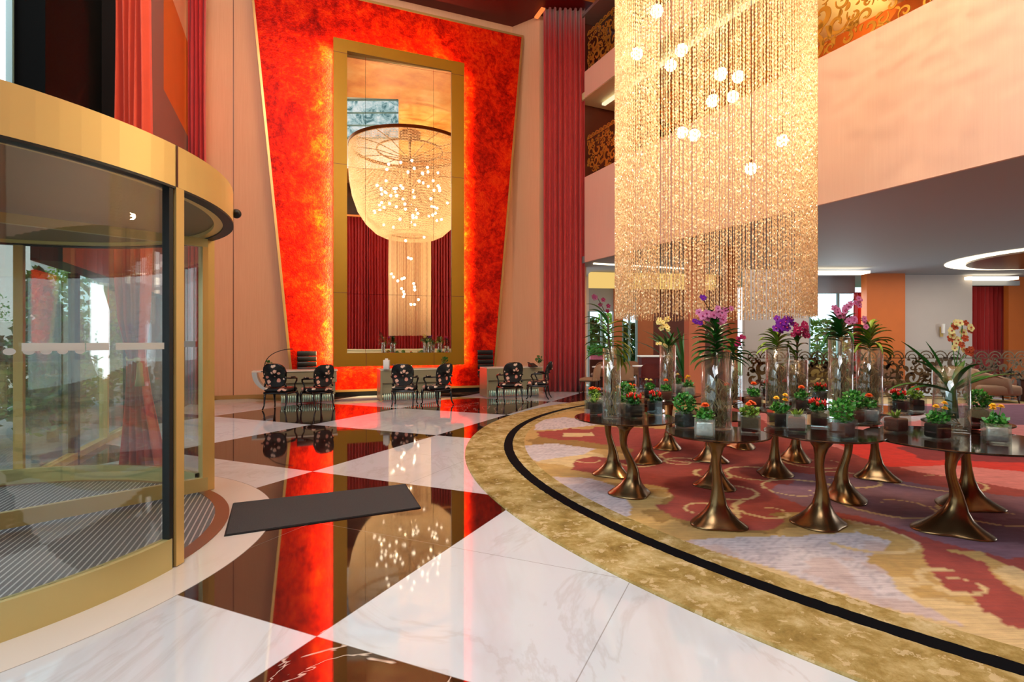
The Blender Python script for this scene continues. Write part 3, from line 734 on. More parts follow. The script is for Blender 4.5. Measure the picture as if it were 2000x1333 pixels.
for i, (u0, u1, z0, z1) in enumerate(((1150, 1199, 0.1, 2.55), (1215, 1243, 0.5, 2.45), (1580, 1693, 0.4, 3.2))):
    ww = slab('window_%d' % (10 + i), u0, u1, YB, z0, z1, 'window_glass', .015)
    for q in range(3):
        uu = u0 + (u1 - u0) * q / 2
        struct('window_frame', MB().box((bx_(uu), YB, (z0 + z1) / 2), (.07, .08, z1 - z0)), 'teal_mullion', ww)
# ceiling coves of the lounge's left end
struct('trim_ceiling_slot', MB().prism([(2.4, 15.9), (6.0, 17.2), (6.0, 17.32), (2.4, 16.02)], 3.77, 3.8), 'cove_warm')
struct('trim_ceiling_recess', MB().prism([(2.6, 17.9), (7.0, 18.6), (7.0, 19.1), (2.6, 18.4)], 3.3, 3.78), 'cove_yellow')
# oval recessed ring over the lounge on the right
rc = (15.35, 14.5); rg = MB(); n = 64; R1, R2 = 2.95, 2.45
rg.add([(rc[0] + R_ * math.cos(2 * PI * k / n) * 1.0, rc[1] + R_ * math.sin(2 * PI * k / n), 3.785) for R_ in (R1, R2) for k in range(n)], [(k, (k + 1) % n, n + (k + 1) % n, n + k) for k in range(n)])
rl = thing('ring_light', 'large glowing cream ring recessed in the lounge ceiling at right', 'ceiling light', (0, 0, 0))
rg.build('light_ring', 'cove_warm', rl)
MB().lathe([(0.01, 0), (R2, 0), (R2, .04)], 64, (rc[0], rc[1], 3.74), False).build('wood_disc', 'dark_wood', rl)
dlp = [(1155, 563), (1240, 556)]
for i, (u, v) in enumerate(dlp):
    k = 18.3 - i; o = MB().lathe([(0.001, 0), (.06, 0), (.075, .014)], 16, ((u - CX) / F * k, k, 3.789)).build('downlight', 'cove_warm')
    tag(o, ('small round downlight in the dark soffit beside the tall red curtain', 'small round downlight glinting through the chain shade')[i], 'downlight')

# ================================================================ RED PANEL AND MIRROR
PO = 0.45
def pan(u, v): return wall_hit(u, v, PO)
bl, br_, tr_ = pan(570, 766), pan(965, 754), pan(1022, 70)
lt = pan(492, 0); k = (tr_[1] - bl[1]) / (lt[1] - bl[1]); tl = (bl[0] + (lt[0] - bl[0]) * k, tr_[1])
bl = (bl[0], 0.13); br_ = (br_[0], 0.13)
rp = thing('wall_panel', 'huge glowing red leather panel, wider at the top, behind the tall mirror', 'wall panel', wp(0, 0))
def lw_(s, off, z): p = WD * s + WN * off; return (float(p[0]), float(p[1]), float(z))
def plate(poly, o0, o1):
    return MB().prism(poly, o0, o1, lambda a, b, c: lw_(a, c, b))
def inset(poly, d):
    c = (sum(p[0] for p in poly) / 4, sum(p[1] for p in poly) / 4)
    return [(p[0] - math.copysign(d, p[0] - c[0]), p[1] - math.copysign(d, p[1] - c[1])) for p in poly]
outer_p = [bl, br_, tr_, tl]
plate(inset(outer_p, 0.06), 0.06, PO).build('leather_face', 'red_panel', rp)
ip = inset(outer_p, 0.06); rm = MB()
for i in range(4):
    a, b, c, d = outer_p[i], outer_p[(i + 1) % 4], ip[(i + 1) % 4], ip[i]
    rm.prism([a, b, c, d], 0.02, PO + 0.02, lambda x, y, z: lw_(x, z, y))
rm.build('edge_trim', 'trim_gold', rp)
MB().prism([(bl[0] - .05, 0.002), (br_[0] + .05, 0.002), (br_[0] + .05, 0.125), (bl[0] - .05, 0.125)], 0.03, PO - .1, lambda x, y, z: lw_(x, z, y)).build('plinth', 'black', rp)
FO = 0.93
a0 = wall_hit(651, 70, FO); a1 = wall_hit(907, 125, FO); b0 = wall_hit(654, 717, FO)
fz0, fz1, fs0, fs1 = b0[1], (a0[1] + a1[1]) / 2, a0[0], a1[0]
i0 = wall_hit(678, 100, FO); i1 = wall_hit(882, 138, FO); j0 = wall_hit(680, 690.5, FO)
gz0, gz1, gs0, gs1 = j0[1], (i0[1] + i1[1]) / 2, i0[0], i1[0]
mr = thing('wall_mirror', 'very tall backlit mirror in a wide flat olive gold frame', 'mirror', wp(0, 0))
fr = MB()
for (x0, x1, z0, z1) in ((fs0, gs0, fz0, fz1), (gs1, fs1, fz0, fz1), (gs0, gs1, fz0, gz0), (gs0, gs1, gz1, fz1)):
    fr.prism([(x0, z0), (x1, z0), (x1, z1), (x0, z1)], FO - 0.16, FO, lambda x, y, z: lw_(x, z, y))
fr.build('frame', 'frame_gold', mr)
MB().prism([(fs0 + .5, fz0 + .5), (fs1 - .5, fz0 + .5), (fs1 - .5, fz1 - .5), (fs0 + .5, fz1 - .5)], PO, FO - .3, lambda x, y, z: lw_(x, z, y)).build('backing', 'black', mr)
thm = math.radians(19.2); dmx = math.tan(TH - thm); sm_ = (gs0 + gs1) / 2
mir = MB()
zc = [gz0, 2.75, 6.1, 9.0, gz1]; sc_ = [gs0, gs0 + (gs1 - gs0) * .17, gs0 + (gs1 - gs0) * .82, gs1]
def mp_(s, z): return lw_(s, FO - 0.10 + (s - sm_) * -dmx * -1, z)
for i in range(4):
    for j in range(3):
        s0, s1, z0, z1 = sc_[j] + .003, sc_[j + 1] - .003, zc[i] + .003, zc[i + 1] - .003
        mir.add([mp_(s0, z0), mp_(s1, z0), mp_(s1, z1), mp_(s0, z1)], [(0, 1, 2, 3)])
mir.build('mirror_glass', 'mirror_glass', mr)
# seams across the frame
for z in (2.75, 6.1, 9.0):
    for (x0, x1) in ((fs0, gs0), (gs1, fs1)): MB().prism([(x0, z), (x1, z), (x1, z + .012), (x0, z + .012)], FO, FO + .002, lambda x, y, z_: lw_(x, z_, y)).build('seam', 'brown_panel', mr)
for s_ in (sc_[1], sc_[2]): MB().prism([(s_, fz0), (s_ + .012, fz0), (s_ + .012, gz0), (s_, gz0)], FO, FO + .002, lambda x, y, z_: lw_(x, z_, y)).build('seam', 'brown_panel', mr)
# LED strips hidden behind the frame, washing the red panel
LEDC = (1.0, 0.76, 0.34)
def strip(s, z, w, h, pw, out, spr=115):
    c = wp(s, PO + 0.26, z); tgt = wp(s + out[0], PO, z + out[1])
    l = bpy.data.lights.new('led_strip', 'AREA'); l.shape = 'RECTANGLE'; l.size = w; l.size_y = h; l.energy = pw; l.color = LEDC; l.spread = math.radians(spr)
    o = bpy.data.objects.new('led_strip', l); COL.objects.link(o); o.location = c
    z_ax = -(Vector(tgt) - Vector(c)).normalized(); y_ax = Vector((0, 0, 1)) if h > w else Vector(lw_(1, 0, 0)); x_ax = y_ax.cross(z_ax).normalized()
    if h > w: m3 = Matrix((x_ax, z_ax.cross(x_ax), z_ax)).transposed()
    else:
        x2 = y_ax; y2 = z_ax.cross(x2).normalized(); m3 = Matrix((x2, y2, z_ax)).transposed()
    o.rotation_euler = m3.to_euler()
H_ = fz1 - fz0; Wd = fs1 - fs0
LP = 350
strip(fs0 + .04, (fz0 + fz1) / 2, 0.05, H_ - .1, LP, (-0.3, 0)); strip(fs1 - .04, (fz0 + fz1) / 2, 0.05, H_ - .1, LP * .7, (0.12, 0), 84)
strip((fs0 + fs1) / 2, fz1 - .10, Wd - .2, 0.06, 45, (0, 0.5)); strip((fs0 + fs1) / 2, fz0 + .10, Wd - .2, 0.06, 60, (0, -0.5))

# ================================================================ TALL CURTAINS IN THE LOBBY
drape('floor_length_curtain', 'tall crimson pleated curtain right of the red panel, floor to ceiling', at(1062, 0, 15.9)[:2], at(1142, 0, 15.95)[:2], 8, 0.07, 0.01, 11.28, 'curtain_wine', 5)
struct('trim_cove_curtain', MB().box((*at(1054, 0, 16.0)[:2], 11.2), (.12, .5, .05), TH), 'cove_red')
drape('floor_length_curtain', 'deep red pleated curtain left of the red panel, beside the peach wall', at(341, 0, 12.7)[:2], at(402, 0, 12.75)[:2], 7, 0.06, 0.01, 11.1, 'curtain_red', 6)
cx_, cy_ = at(258, 0, 6.35)[:2]
def tie(q, z, t_):                                      # gathered at the tie-back, flared at the hem
    ax = np.array([1.0, 0.0]); c = np.array([cx_, cy_])
    w = 0.185 if z > 1.9 else (0.185 - (1.9 - z) / 0.65 * 0.11 if z > 1.25 else 0.075 + (1.25 - z) / 1.25 * 0.19)
    sh = 0.0 if z > 1.9 else (0.045 * (1.9 - z) / .65 if z > 1.25 else 0.045 + 0.05 * (1.25 - z))
    return np.array([c[0] + sh + (t_ - .5) * 2 * w + 0.0, c[1] + (q[1] - c[1]) * (0.5 + w * 2.2)])
oc = drape('tieback_curtain', 'orange red curtain beyond the revolving door, gathered by a gold tassel', (cx_ - .18, cy_), (cx_ + .18, cy_), 5, 0.06, 0.01, 11.0, 'curtain_orange', 7, lean=tie)
tas = thing('curtain_tassel', 'gold tassel tying back the orange red curtain', 'tassel', (cx_ + .135, cy_ - .11, 1.28))
MB().sphere((0, 0, 0), .035).build('knob', 'tassel_gold', tas)
MB().tube([(-.16, .05, .03), (-.08, -.05, .0), (0, 0, 0)], .012, 6).build('cord', 'tassel_gold', tas)
MB().lathe([(.005, -.02), (.028, -.04), (.035, -.2), (.05, -.30), (.005, -.30)], 12, (.03, 0, 0)).build('fringe', 'tassel_gold', tas)

# ================================================================ REVOLVING DOOR
RD = 2.08
door = thing('revolving_door', 'large round revolving door with gold canopy and curved glass', 'revolving door', (DOOR[0], DOOR[1], 0))
def dang(x, y): return math.atan2(y - DOOR[1], x - DOOR[0])
p1a = dang(*gp(346, 1104)); p2a = dang(*gp(404, 957)); 
fa = math.atan2(FD[1], FD[0])                           # facade direction (far end)
na = fa - PI + 0.02                                    # near end angle of the front glass
ZC0, ZC1 = 2.52, 2.80
MB().lathe([(RD + .03, ZC0), (RD + .03, ZC1), (RD - .12, ZC1), (RD - .12, ZC0), (RD + .03, ZC0)], 128, smooth=False).build('canopy_band', 'fascia_gold', door)
MB().lathe([(RD + .033, ZC0 - .012), (RD + .033, ZC0 + .004), (RD - .05, ZC0 + .004), (RD - .05, ZC0 - .012), (RD + .033, ZC0 - .012)], 128, smooth=False).build('canopy_gasket', 'gasket', door)
MB().lathe([(0.001, ZC1 - .02), (RD, ZC1 - .02)], 96, smooth=False).build('canopy_top', 'dark_facade', door)
MB().lathe([(0.001, ZC0 + .03), (RD - .1, ZC0 + .03)], 96, smooth=False).build('canopy_soffit', 'soffit', door)
for w in (p1a - .012,):                                 # joint line in the band over the post
    MB().box((( RD + .035) * math.cos(w), (RD + .035) * math.sin(w), (ZC0 + ZC1) / 2), (.004, .012, ZC1 - ZC0), w).build('band_joint', 'brown_panel', door)
def arc_wall(a0, a1, r0, r1, z0, z1, n=48): return MB().lathe([(r0, z0), (r1, z0), (r1, z1), (r0, z1), (r0, z0)], n, a0=a0, a1=a1, smooth=False)
arc_wall(na, p1a - .03, RD - .035, RD + .03, 0.0, 0.20).build('front_sill', 'sill_gold', door)
arc_wall(na, p1a - .03, RD - .012, RD, 0.20, ZC0, 64).build('front_curved_glass', 'door_glass', door)
b1 = fa + .02
arc_wall(p2a + .05, b1 + .5, RD - .05, RD + .04, 0.0, 0.12).build('rear_sill', 'sill_gold', door)
arc_wall(p2a + .05, b1 + .5, RD - .012, RD, 0.12, ZC0, 64).build('rear_curved_glass', 'door_glass', door)
arc_wall(p2a + .05, b1 + .5, RD - .07, RD - .02, 0.12, 0.16).build('rear_glass_bead', 'sill_gold', door)
def post(a, w, d, name='post', mat='door_gold', r=RD):
    MB().box((r * math.cos(a), r * math.sin(a), ZC0 / 2 + .003), (d, w, ZC0 - .004), a).build(name, mat, door)
post(p1a, 0.075, .075); post(p1a - .032, 0.035, .05, 'post_gasket', 'gasket')
post(p2a, 0.10, .10); post(p2a + .05, .05, .05, 'post')
pa3 = dang(-0.957 * 5.35, 5.35) ; post(fa + .33, .085, .07)
post(fa + .04, .08, .07)
# wings with bottom rails
wa_ = math.radians(48.8); wg = thing_parent = door
for sgn in (1, -1):
    cxm, cym = sgn * math.cos(wa_) * (RD * .5), sgn * math.sin(wa_) * (RD * .5)
    MB().box((cxm, cym, 1.32), (RD - .14, .012, 2.28), wa_).build('wing_glass', 'door_glass', door)
    r_ = MB().box((cxm, cym, .10), (RD - .12, .05, .13), wa_).build('wing_rail', 'sill_gold', door)
    MB().box((cxm, cym, 2.46), (RD - .12, .05, .08), wa_).build('wing_rail', 'sill_gold', door)
    MB().box((sgn * math.cos(wa_) * (RD - .08), sgn * math.sin(wa_) * (RD - .08), 1.28), (.05, .045, 2.4), wa_).build('wing_stile', 'door_gold', door)
MB().tube([(0, 0, .02), (0, 0, ZC0)], .035, 12).build('centre_shaft', 'door_gold', door)
# frosted safety bands and dots on the glass
zb = 1.475
def front_angle(u):                                    # where the sight line of column u meets the near side of the drum
    k = (u - CX) / F; a = k * k + 1; b = -2 * (k * DOOR[0] + DOOR[1]); c = DOOR[0] ** 2 + DOOR[1] ** 2 - RD ** 2
    Y = (-b - math.sqrt(b * b - 4 * a * c)) / (2 * a); return dang(k * Y, Y)
zb = 1.468
for u0, u1 in ((42, 165), (168, 212), (226, 320)):
    arc_wall(front_angle(u0), front_angle(u1), RD + .001, RD + .003, zb - .021, zb + .021, 24).build('safety_band', 'band_white', door)
arc_wall(p2a + .10, p2a + .25, RD - .016, RD - .0125, zb - .03, zb + .03, 12).build('safety_band', 'band_white', door)
for u in (18, 56, 90, 122, 156):
    a = front_angle(u); m_ = MB(); c = Vector(((RD + .002) * math.cos(a), (RD + .002) * math.sin(a), zb - .022)); e = Vector((-math.sin(a), math.cos(a), 0))
    m_.add([c + e * .026 * math.cos(q * PI / 8) + Vector((0, 0, .018 * math.sin(q * PI / 8))) for q in range(16)], [tuple(range(16))]); m_.build('safety_dot', 'band_white', door)
# inner floor: grate and bronze ring
MB().lathe([(0.001, 0.004), (RD - .11, 0.004)], 96, smooth=False).build('grate', 'entrance_grate', door)
arc_wall(0, 2 * PI, RD - .11, RD, 0.0, 0.006, 128).build('threshold_ring', 'threshold_bronze', door)
# sensor on the canopy
sa = dang(-2.0, 4.93)
MB().sphere(((RD + .055) * math.cos(.50), (RD + .055) * math.sin(.50), 2.635), .042).build('sensor', 'black', door)

mt = thing('entrance_mat', 'dark grey rectangular floor mat in front of the revolving door', 'mat', (0, 0, 0))
mc = [gp(442, 1047), gp(820, 993), gp(790, 948), gp(457, 985)]
MB().prism(mc, 0.001, 0.011).build('pile', 'mat_grey', mt)
cmx = sum(p[0] for p in mc) / 4; cmy = sum(p[1] for p in mc) / 4
MB().prism([(cmx + (p[0] - cmx) * 1.012, cmy + (p[1] - cmy) * 1.03) for p in mc], 0.0, 0.006).build('rubber_edge', 'black_rubber', mt)

# ================================================================ CARPET
rng = np.random.RandomState(3)
def vnoise(x, y, sc, seed):
    r = np.random.RandomState(seed); g = r.rand(256, 256); x = x * sc + 37.3; y = y * sc + 11.9
    xi = np.floor(x).astype(int); yi = np.floor(y).astype(int); fx = x - xi; fy = y - yi; fx = fx * fx * (3 - 2 * fx); fy = fy * fy * (3 - 2 * fy)
    G = lambda a, b: g[a % 256, b % 256]
    return (G(xi, yi) * (1 - fx) + G(xi + 1, yi) * fx) * (1 - fy) + (G(xi, yi + 1) * (1 - fx) + G(xi + 1, yi + 1) * fx) * fy
def fbm(x, y, sc, seed, o=4):
    return sum(vnoise(x, y, sc * 2 ** i, seed + i) * .5 ** i for i in range(o)) / sum(.5 ** i for i in range(o)) - .5
def inpoly(x, y, P):
    c = np.zeros(x.shape, bool); n = len(P); j = n - 1
    for i in range(n):
        (xi, yi), (xj, yj) = P[i], P[j]
        if yi != yj: c ^= ((yi > y) != (yj > y)) & (x < (xj - xi) * (y - yi) / (yj - yi) + xi)
        j = i
    return c
def cp(pts): return [gp(a / 2 + 1000, b / 2 + 760) for a, b in pts]
xs = np.concatenate([np.arange(-.2, 6.2, .028), np.arange(6.2, 14.6, .09)]); ys = np.concatenate([np.arange(.4, 7.6, .028), np.arange(7.6, 15.2, .07)])
GX, GY = np.meshgrid(xs, ys, indexing='ij')
wx = GX + fbm(GX, GY, 1.6, 5) * .5 + fbm(GX, GY, 9, 55) * .10; wy = GY + fbm(GX, GY, 1.6, 15) * .5 + fbm(GX, GY, 9, 65) * .10
col = np.zeros(GX.shape + (3,))
def C3(r, g, b): return np.array(srgb(r, g, b)[:3])
gold, dgold, sand, grey, maroon, wine, red, pinkc, purple, plum = C3(192, 158, 98), C3(150, 118, 66), C3(212, 186, 138), C3(204, 194, 198), C3(156, 72, 66), C3(138, 54, 56), C3(222, 60, 48), C3(216, 134, 130), C3(132, 98, 114), C3(114, 78, 94)
nb = fbm(GX, GY, .9, 25)
col[:] = gold; col[nb > .10] = sand; col[nb < -.12] = dgold
def paint(pts, c, warp=1.0):
    P = cp(pts); m = inpoly(GX + (wx - GX) * warp, GY + (wy - GY) * warp, P); col[m] = c; return m
paint([(200, 190), (330, 150), (600, 160), (900, 60), (2000, 60), (2600, 300), (2600, 1500), (2000, 960), (1930, 935), (1830, 890), (1790, 830), (1640, 690), (1620, 640), (1560, 600), (1400, 540), (1260, 505), (1080, 480), (980, 490), (1040, 505), (1060, 530), (1020, 555), (950, 560), (860, 550), (720, 530), (640, 505), (560, 470), (640, 430), (600, 390), (460, 370), (330, 335), (230, 320), (230, 285), (300, 262), (420, 280), (470, 240)], maroon, .6)
paint([(900, 60), (2600, 60), (2600, 420), (2000, 400), (1600, 330), (1300, 250), (1000, 150)], pinkc, .5)
paint([(1230, 190), (1400, 170), (2000, 190), (2400, 230), (2400, 340), (2000, 330), (1700, 300), (1450, 310), (1300, 250)], red, .5)
paint([(1500, 235), (1800, 215), (2400, 260), (2400, 300), (1900, 290), (1600, 280)], wine, .5)
paint([(1100, 330), (1500, 370), (2000, 430), (2600, 470), (2600, 700), (2000, 690), (1700, 610), (1400, 520), (1200, 470), (1000, 400)], purple, .9)
paint([(1000, 60), (1500, 60), (1900, 90), (1500, 130), (1100, 120)], grey, .8)
paint([(1500, 70), (2400, 60), (2400, 130), (1800, 150)], plum, .8)
paint([(1650, 480), (2100, 540), (2300, 640), (1900, 600)], plum, .9)
paint([(1700, 640), (1850, 650), (2000, 720), (2200, 760), (2200, 900), (2000, 860), (1900, 820), (1780, 740)], gold, .6)
paint([(1640, 660), (1740, 655), (1850, 690), (1920, 780), (2000, 830), (2100, 930), (1950, 930), (1830, 885), (1790, 830), (1700, 800), (1640, 740)], maroon, .4)
paint([(1880, 720), (1960, 705), (2060, 740), (2080, 800), (2000, 800), (1930, 770)], sand, .4)
# grey medallions
for P in ([(660, 595), (900, 580), (1120, 580), (1330, 562), (1470, 600), (1470, 635), (1385, 650), (1390, 680), (1480, 720), (1500, 790), (1600, 860), (1760, 945), (1600, 905), (1400, 850), (1200, 770), (1000, 700), (800, 640)],
          [(160, 345), (300, 352), (400, 385), (470, 470), (455, 500), (380, 500), (300, 450), (230, 400)],
          [(50, 225), (160, 215), (330, 240), (260, 262), (180, 275), (90, 290), (40, 250)], [(80, 130), (200, 112), (430, 135), (250, 152), (90, 165)], [(2000, 560), (2300, 560), (2400, 640), (2100, 620)]):
    paint(P, grey, .25)
paint([(100, 172), (230, 155), (430, 168), (380, 195), (190, 203), (110, 190)], maroon, .5)
paint([(190, 175), (300, 172), (320, 185), (210, 190)], sand, .4)
# thin gold scrolls drawn on the maroon ground
def curl(cu, cv, r, a0, turns, w=.017, c=sand, sg=1):
    cx0, cy0 = gp(cu, cv); q = np.linspace(0, 1, 90); a = a0 + sg * turns * 2 * PI * q; rr = r * (1 - .8 * q)
    px, py = cx0 + rr * np.cos(a), cy0 + rr * np.sin(a); m = np.zeros(GX.shape, bool)
    box = (abs(GX - cx0) < r * 1.2) & (abs(GY - cy0) < r * 1.2); idx = np.where(box)
    d = np.min(np.hypot(wx[idx][:, None] * .12 + GX[idx][:, None] * .88 - px, wy[idx][:, None] * .12 + GY[idx][:, None] * .88 - py) - w * (1.2 - q) * 1.3, axis=1); k = d < 0
    col[idx[0][k], idx[1][k]] = c
for a in ((1330, 905, .28, 0, 1.2), (1345, 897, .4, 2, .9), (1290, 968, .22, 1, 1.1), (1250, 905, .3, 3, 1.0), (1420, 960, .35, 4, 1.0), (1480, 930, .4, 1, 1.1), (1500, 1000, .3, 2, 1.0), (1375, 1000, .3, 5, 1.1), (1560, 960, .5, 0, 1.0), (1750, 990, .5, 2.4, 1.0), (1640, 935, .45, 4, 1.1), (1870, 1145, .22, 1, 1.3), (1830, 940, .6, 3, .9), (1400, 930, .25, 2, 1.2), (1210, 1018, .2, 2, 1.0), (1150, 900, .3, 1, 1.0), (1700, 1050, .4, 3.5, .9), (1950, 1010, .5, 1, 1.0), (1600, 905, .5, 2, 1)):
    curl(*a)
# concentric fine lines in the grey medallion
gm = (np.abs(col - grey).sum(-1) < 1e-6); ln = np.sin((np.abs(wx - 2.6) + np.abs(wy - 3.1) * 1.3) * 70) > .72
col[gm & ln] = C3(184, 176, 182); col[gm & (fbm(GX, GY, 1.4, 91) < -.16)] = C3(196, 178, 176)
nx_, ny_ = GX.shape
cf = thing('carpet', 'huge round patterned carpet in gold, maroon and grey with a black ring', 'carpet', (0, 0, 0))
idx = np.arange(nx_ * ny_).reshape(nx_, ny_); inside = np.hypot(GX - 7.2, GY - 7.8) < 7.14
q = inside[:-1, :-1] & inside[1:, :-1] & inside[1:, 1:] & inside[:-1, 1:]
faces = np.stack([idx[:-1, :-1][q], idx[1:, :-1][q], idx[1:, 1:][q], idx[:-1, 1:][q]], 1)
used_ = np.unique(faces); remap = -np.ones(nx_ * ny_, int); remap[used_] = np.arange(len(used_)); faces = remap[faces]
me = bpy.data.meshes.new('carpet_field'); V = np.stack([GX.ravel()[used_], GY.ravel()[used_], np.full(len(used_), .012)], 1)
me.vertices.add(len(V)); me.vertices.foreach_set('co', V.ravel()); me.loops.add(faces.size); me.loops.foreach_set('vertex_index', faces.ravel().astype(np.int32))
me.polygons.add(len(faces)); me.polygons.foreach_set('loop_start', np.arange(0, faces.size, 4, dtype=np.int32)); me.update(calc_edges=True)
ca = me.color_attributes.new('pattern', 'FLOAT_COLOR', 'POINT'); cc4 = np.ones((len(V), 4)); cc4[:, :3] = col.reshape(-1, 3)[used_]; ca.data.foreach_set('color', cc4.ravel())
me.materials.append(M['carpet_field']); o = bpy.data.objects.new('field', me); COL.objects.link(o); o.parent = cf
MB().lathe([(7.02, .0135), (7.84, .0135), (7.85, .004), (7.85, 0)], 240, (7.2, 7.8, 0), False).build('border_band', 'carpet_border', cf)

# ================================================================ DESKS
def L2(o, x, y): return x
def desk(name, label, loc, length, shell=False):
    d = thing('reception_desk', label, 'desk', loc, TH)   # local x along the desk, -y towards the camera
    w = .60
    if not shell:
        MB().prism([(0, 0), (length, 0), (length, w), (0, w)], .775, .80).build('desk_top', 'desk_top', d)
        MB().prism([(0, -.002), (.05, -.002), (.05, w), (0, w)], .03, .774).build('side_panel', 'desk_champagne', d)
        MB().prism([(.052, 0), (length - .02, 0), (length - .02, .05), (.052, .05)], .46, .774).build('front_panel', 'desk_champagne', d)
        MB().prism([(.052, .06), (length - .10, .06), (length - .10, .12), (.052, .12)], .20, .458).build('lower_panel', 'desk_champagne', d)
        pl = MB()
        n = int((length - .15) / .05)
        for i in range(n): pl.tube([(.08 + (length - .16) * (i + .5) / n, .085, .03), (.08 + (length - .16) * (i + .5) / n, .085, .198)], .021, 8)
        pl.build('fluted_plinth', 'flute_glass', d)
        MB().prism([(.06, .07), (length - .08, .07), (length - .08, .13), (.06, .13)], .002, .028).build('base_strip', 'chrome', d)
    else:
        MB().prism([(-.45, 0), (length, 0), (length, w), (-.45, w)], .77, .80).build('desk_top', 'desk_top', d)
        sh = []
        for q in range(13):
            a = PI + q / 12 * PI / 2; sh.append((.0 + .45 * math.cos(a), .768 + .46 * math.sin(a)))
        sh2 = [(x * .86 + .0, z if i else z) for i, (x, z) in enumerate([(.0 + .40 * math.cos(PI + q / 12 * PI / 2), .768 + .41 * math.sin(PI + q / 12 * PI / 2)) for q in range(12, -1, -1)])]
        MB().prism(sh + sh2, 0.0, w, lambda a, b, c: (a, c, b)).build('curved_shell', 'desk_shell', d)
        MB().prism([(0, .03), (length - .02, .03), (length - .02, .07), (0, .07)], .50, .768).build('front_panel', 'desk_champagne', d)
        MB().prism([(.15, .10), (length - .05, .10), (length - .05, .62), (.15, .62)], .20, .60).build('lower_panel', 'desk_champagne', d)
        pl = MB(); n = int((length - .2) / .05)
        for i in range(n): pl.tube([(.17 + (length - .24) * (i + .5) / n, .105, .03), (.17 + (length - .24) * (i + .5) / n, .105, .198)], .021, 8)
        pl.build('fluted_plinth', 'flute_glass', d)
        MB().prism([(.16, .09), (length - .06, .09), (length - .06, .60), (.16, .60)], .002, .028).build('base_strip', 'chrome', d)
    return d
D1 = gp(533, 791.5); D2 = gp(743, 786); D3 = gp(951, 778)
desk('reception_desk', 'left reception desk with a curved white shell end', (D1[0], D1[1], 0), 1.45, True)
desk('reception_desk', 'middle reception desk standing in front of the tall mirror', (D2[0], D2[1], 0), 1.62)
desk('reception_desk', 'right reception desk nearest the tall crimson curtain', (D3[0], D3[1], 0), 1.62)

def armchair():
    c = thing('armchair', '', 'chair')                    # faces +y, origin on the floor
    MB().rbox((0, .02, .43), (.54, .50, .10), .05, 4).build('seat', 'floral_fabric', c)
    MB().rbox((0, .02, .365), (.56, .52, .05), .04, 3).build('seat_rail', 'lacquer_black', c)
    bw = []
    for q in range(25):
        a = 2 * PI * q / 24; x = .235 * math.copysign(abs(math.cos(a)) ** .55, math.cos(a)); z = .74 + .23 * math.copysign(abs(math.sin(a)) ** .6, math.sin(a)) + (.025 * math.cos(a * 2) * (-1) if math.sin(a) > 0 else 0)
        x *= 1.0 + .12 * (z - .74) / .23
        bw.append((x, -.23 - (z - .5) * .24 + .06 * (x / .25) ** 2, z))
    MB().tube(bw, .023, 8).build('back_frame', 'lacquer_black', c)
    cen = (0, -.23 - .24 * .24, .74); bb = MB()
    for k_, off in ((0, .022), (1, -.022)):
        rings = [[(cen[0] + (p[0] - cen[0]) * s_, p[1] + off + (.03 if k_ == 0 else -.012) * (1 - s_), cen[2] + (p[2] - cen[2]) * s_) for p in bw[:-1]] for s_ in (1, .8, .5, .2)]
        vs = [p for R_ in rings for p in R_]; n = 24; fs = [(a * n + i, a * n + (i + 1) % n, (a + 1) * n + (i + 1) % n, (a + 1) * n + i) for a in range(3) for i in range(n)]; fs.append(tuple(3 * n + i for i in range(n)))
        bb.add(vs, fs, True)
    bb.build('backrest', 'floral_fabric', c)
    for sx in (-1, 1):
        MB().tube([(sx * .24, -.235, .50), (sx * .215, -.225, .60)], .02, 6).build('back_post', 'lacquer_black', c)
        MB().tube([(sx * .25, .22, .37), (sx * .275, .25, .30), (sx * .265, .25, .18), (sx * .255, .245, .06), (sx * .275, .28, .015)], [.034, .030, .018, .014, .02], 8).build('leg', 'lacquer_black', c)
        MB().tube([(sx * .24, -.21, .37), (sx * .245, -.22, .25), (sx * .24, -.25, .10), (sx * .245, -.31, .012)], [.026, .022, .016, .015], 8).build('leg', 'lacquer_black', c)
        MB().tube([(sx * .245, -.27, .70), (sx * .285, -.10, .685), (sx * .30, .08, .68), (sx * .305, .13, .665), (sx * .295, .15, .62), (sx * .275, .10, .53), (sx * .285, .09, .44), (sx * .27, .12, .39)], [.016, .017, .018, .022, .02, .016, .018, .02], 8).build('armrest', 'lacquer_black', c)
        MB().rbox((sx * .292, -.01, .71), (.05, .16, .03), .015, 3).build('arm_pad', 'floral_fabric', c)
    return c
ch0 = armchair()
spots = [(548, 799, .45, 'leftmost floral armchair, at the left desk with the curved end'), (620, 797, -.55, 'floral armchair at the right end of the left desk'),
         (790, 793, .35, 'floral armchair at the left end of the middle desk'), (854, 791, -.5, 'floral armchair at the right end of the middle desk'),
         (996, 784.5, .05, 'floral armchair facing the right desk squarely, back to the camera'), (1052, 779.5, 1.05, 'floral armchair turned sideways beside the crimson curtain')]
for i, (u, v, r, lb) in enumerate(spots):
    x, y = gp(u, v); rz = TH - r
    if i == 5: rz = 1.35
    if i == 0: ch0.location = (x, y, 0); ch0.rotation_euler = (0, 0, rz); tag(ch0, lb, 'chair', 'floral armchairs in front of the reception desks')
    else: dup(ch0, (x, y, 0), rz, lb, 'floral armchairs in front of the reception desks', .97)

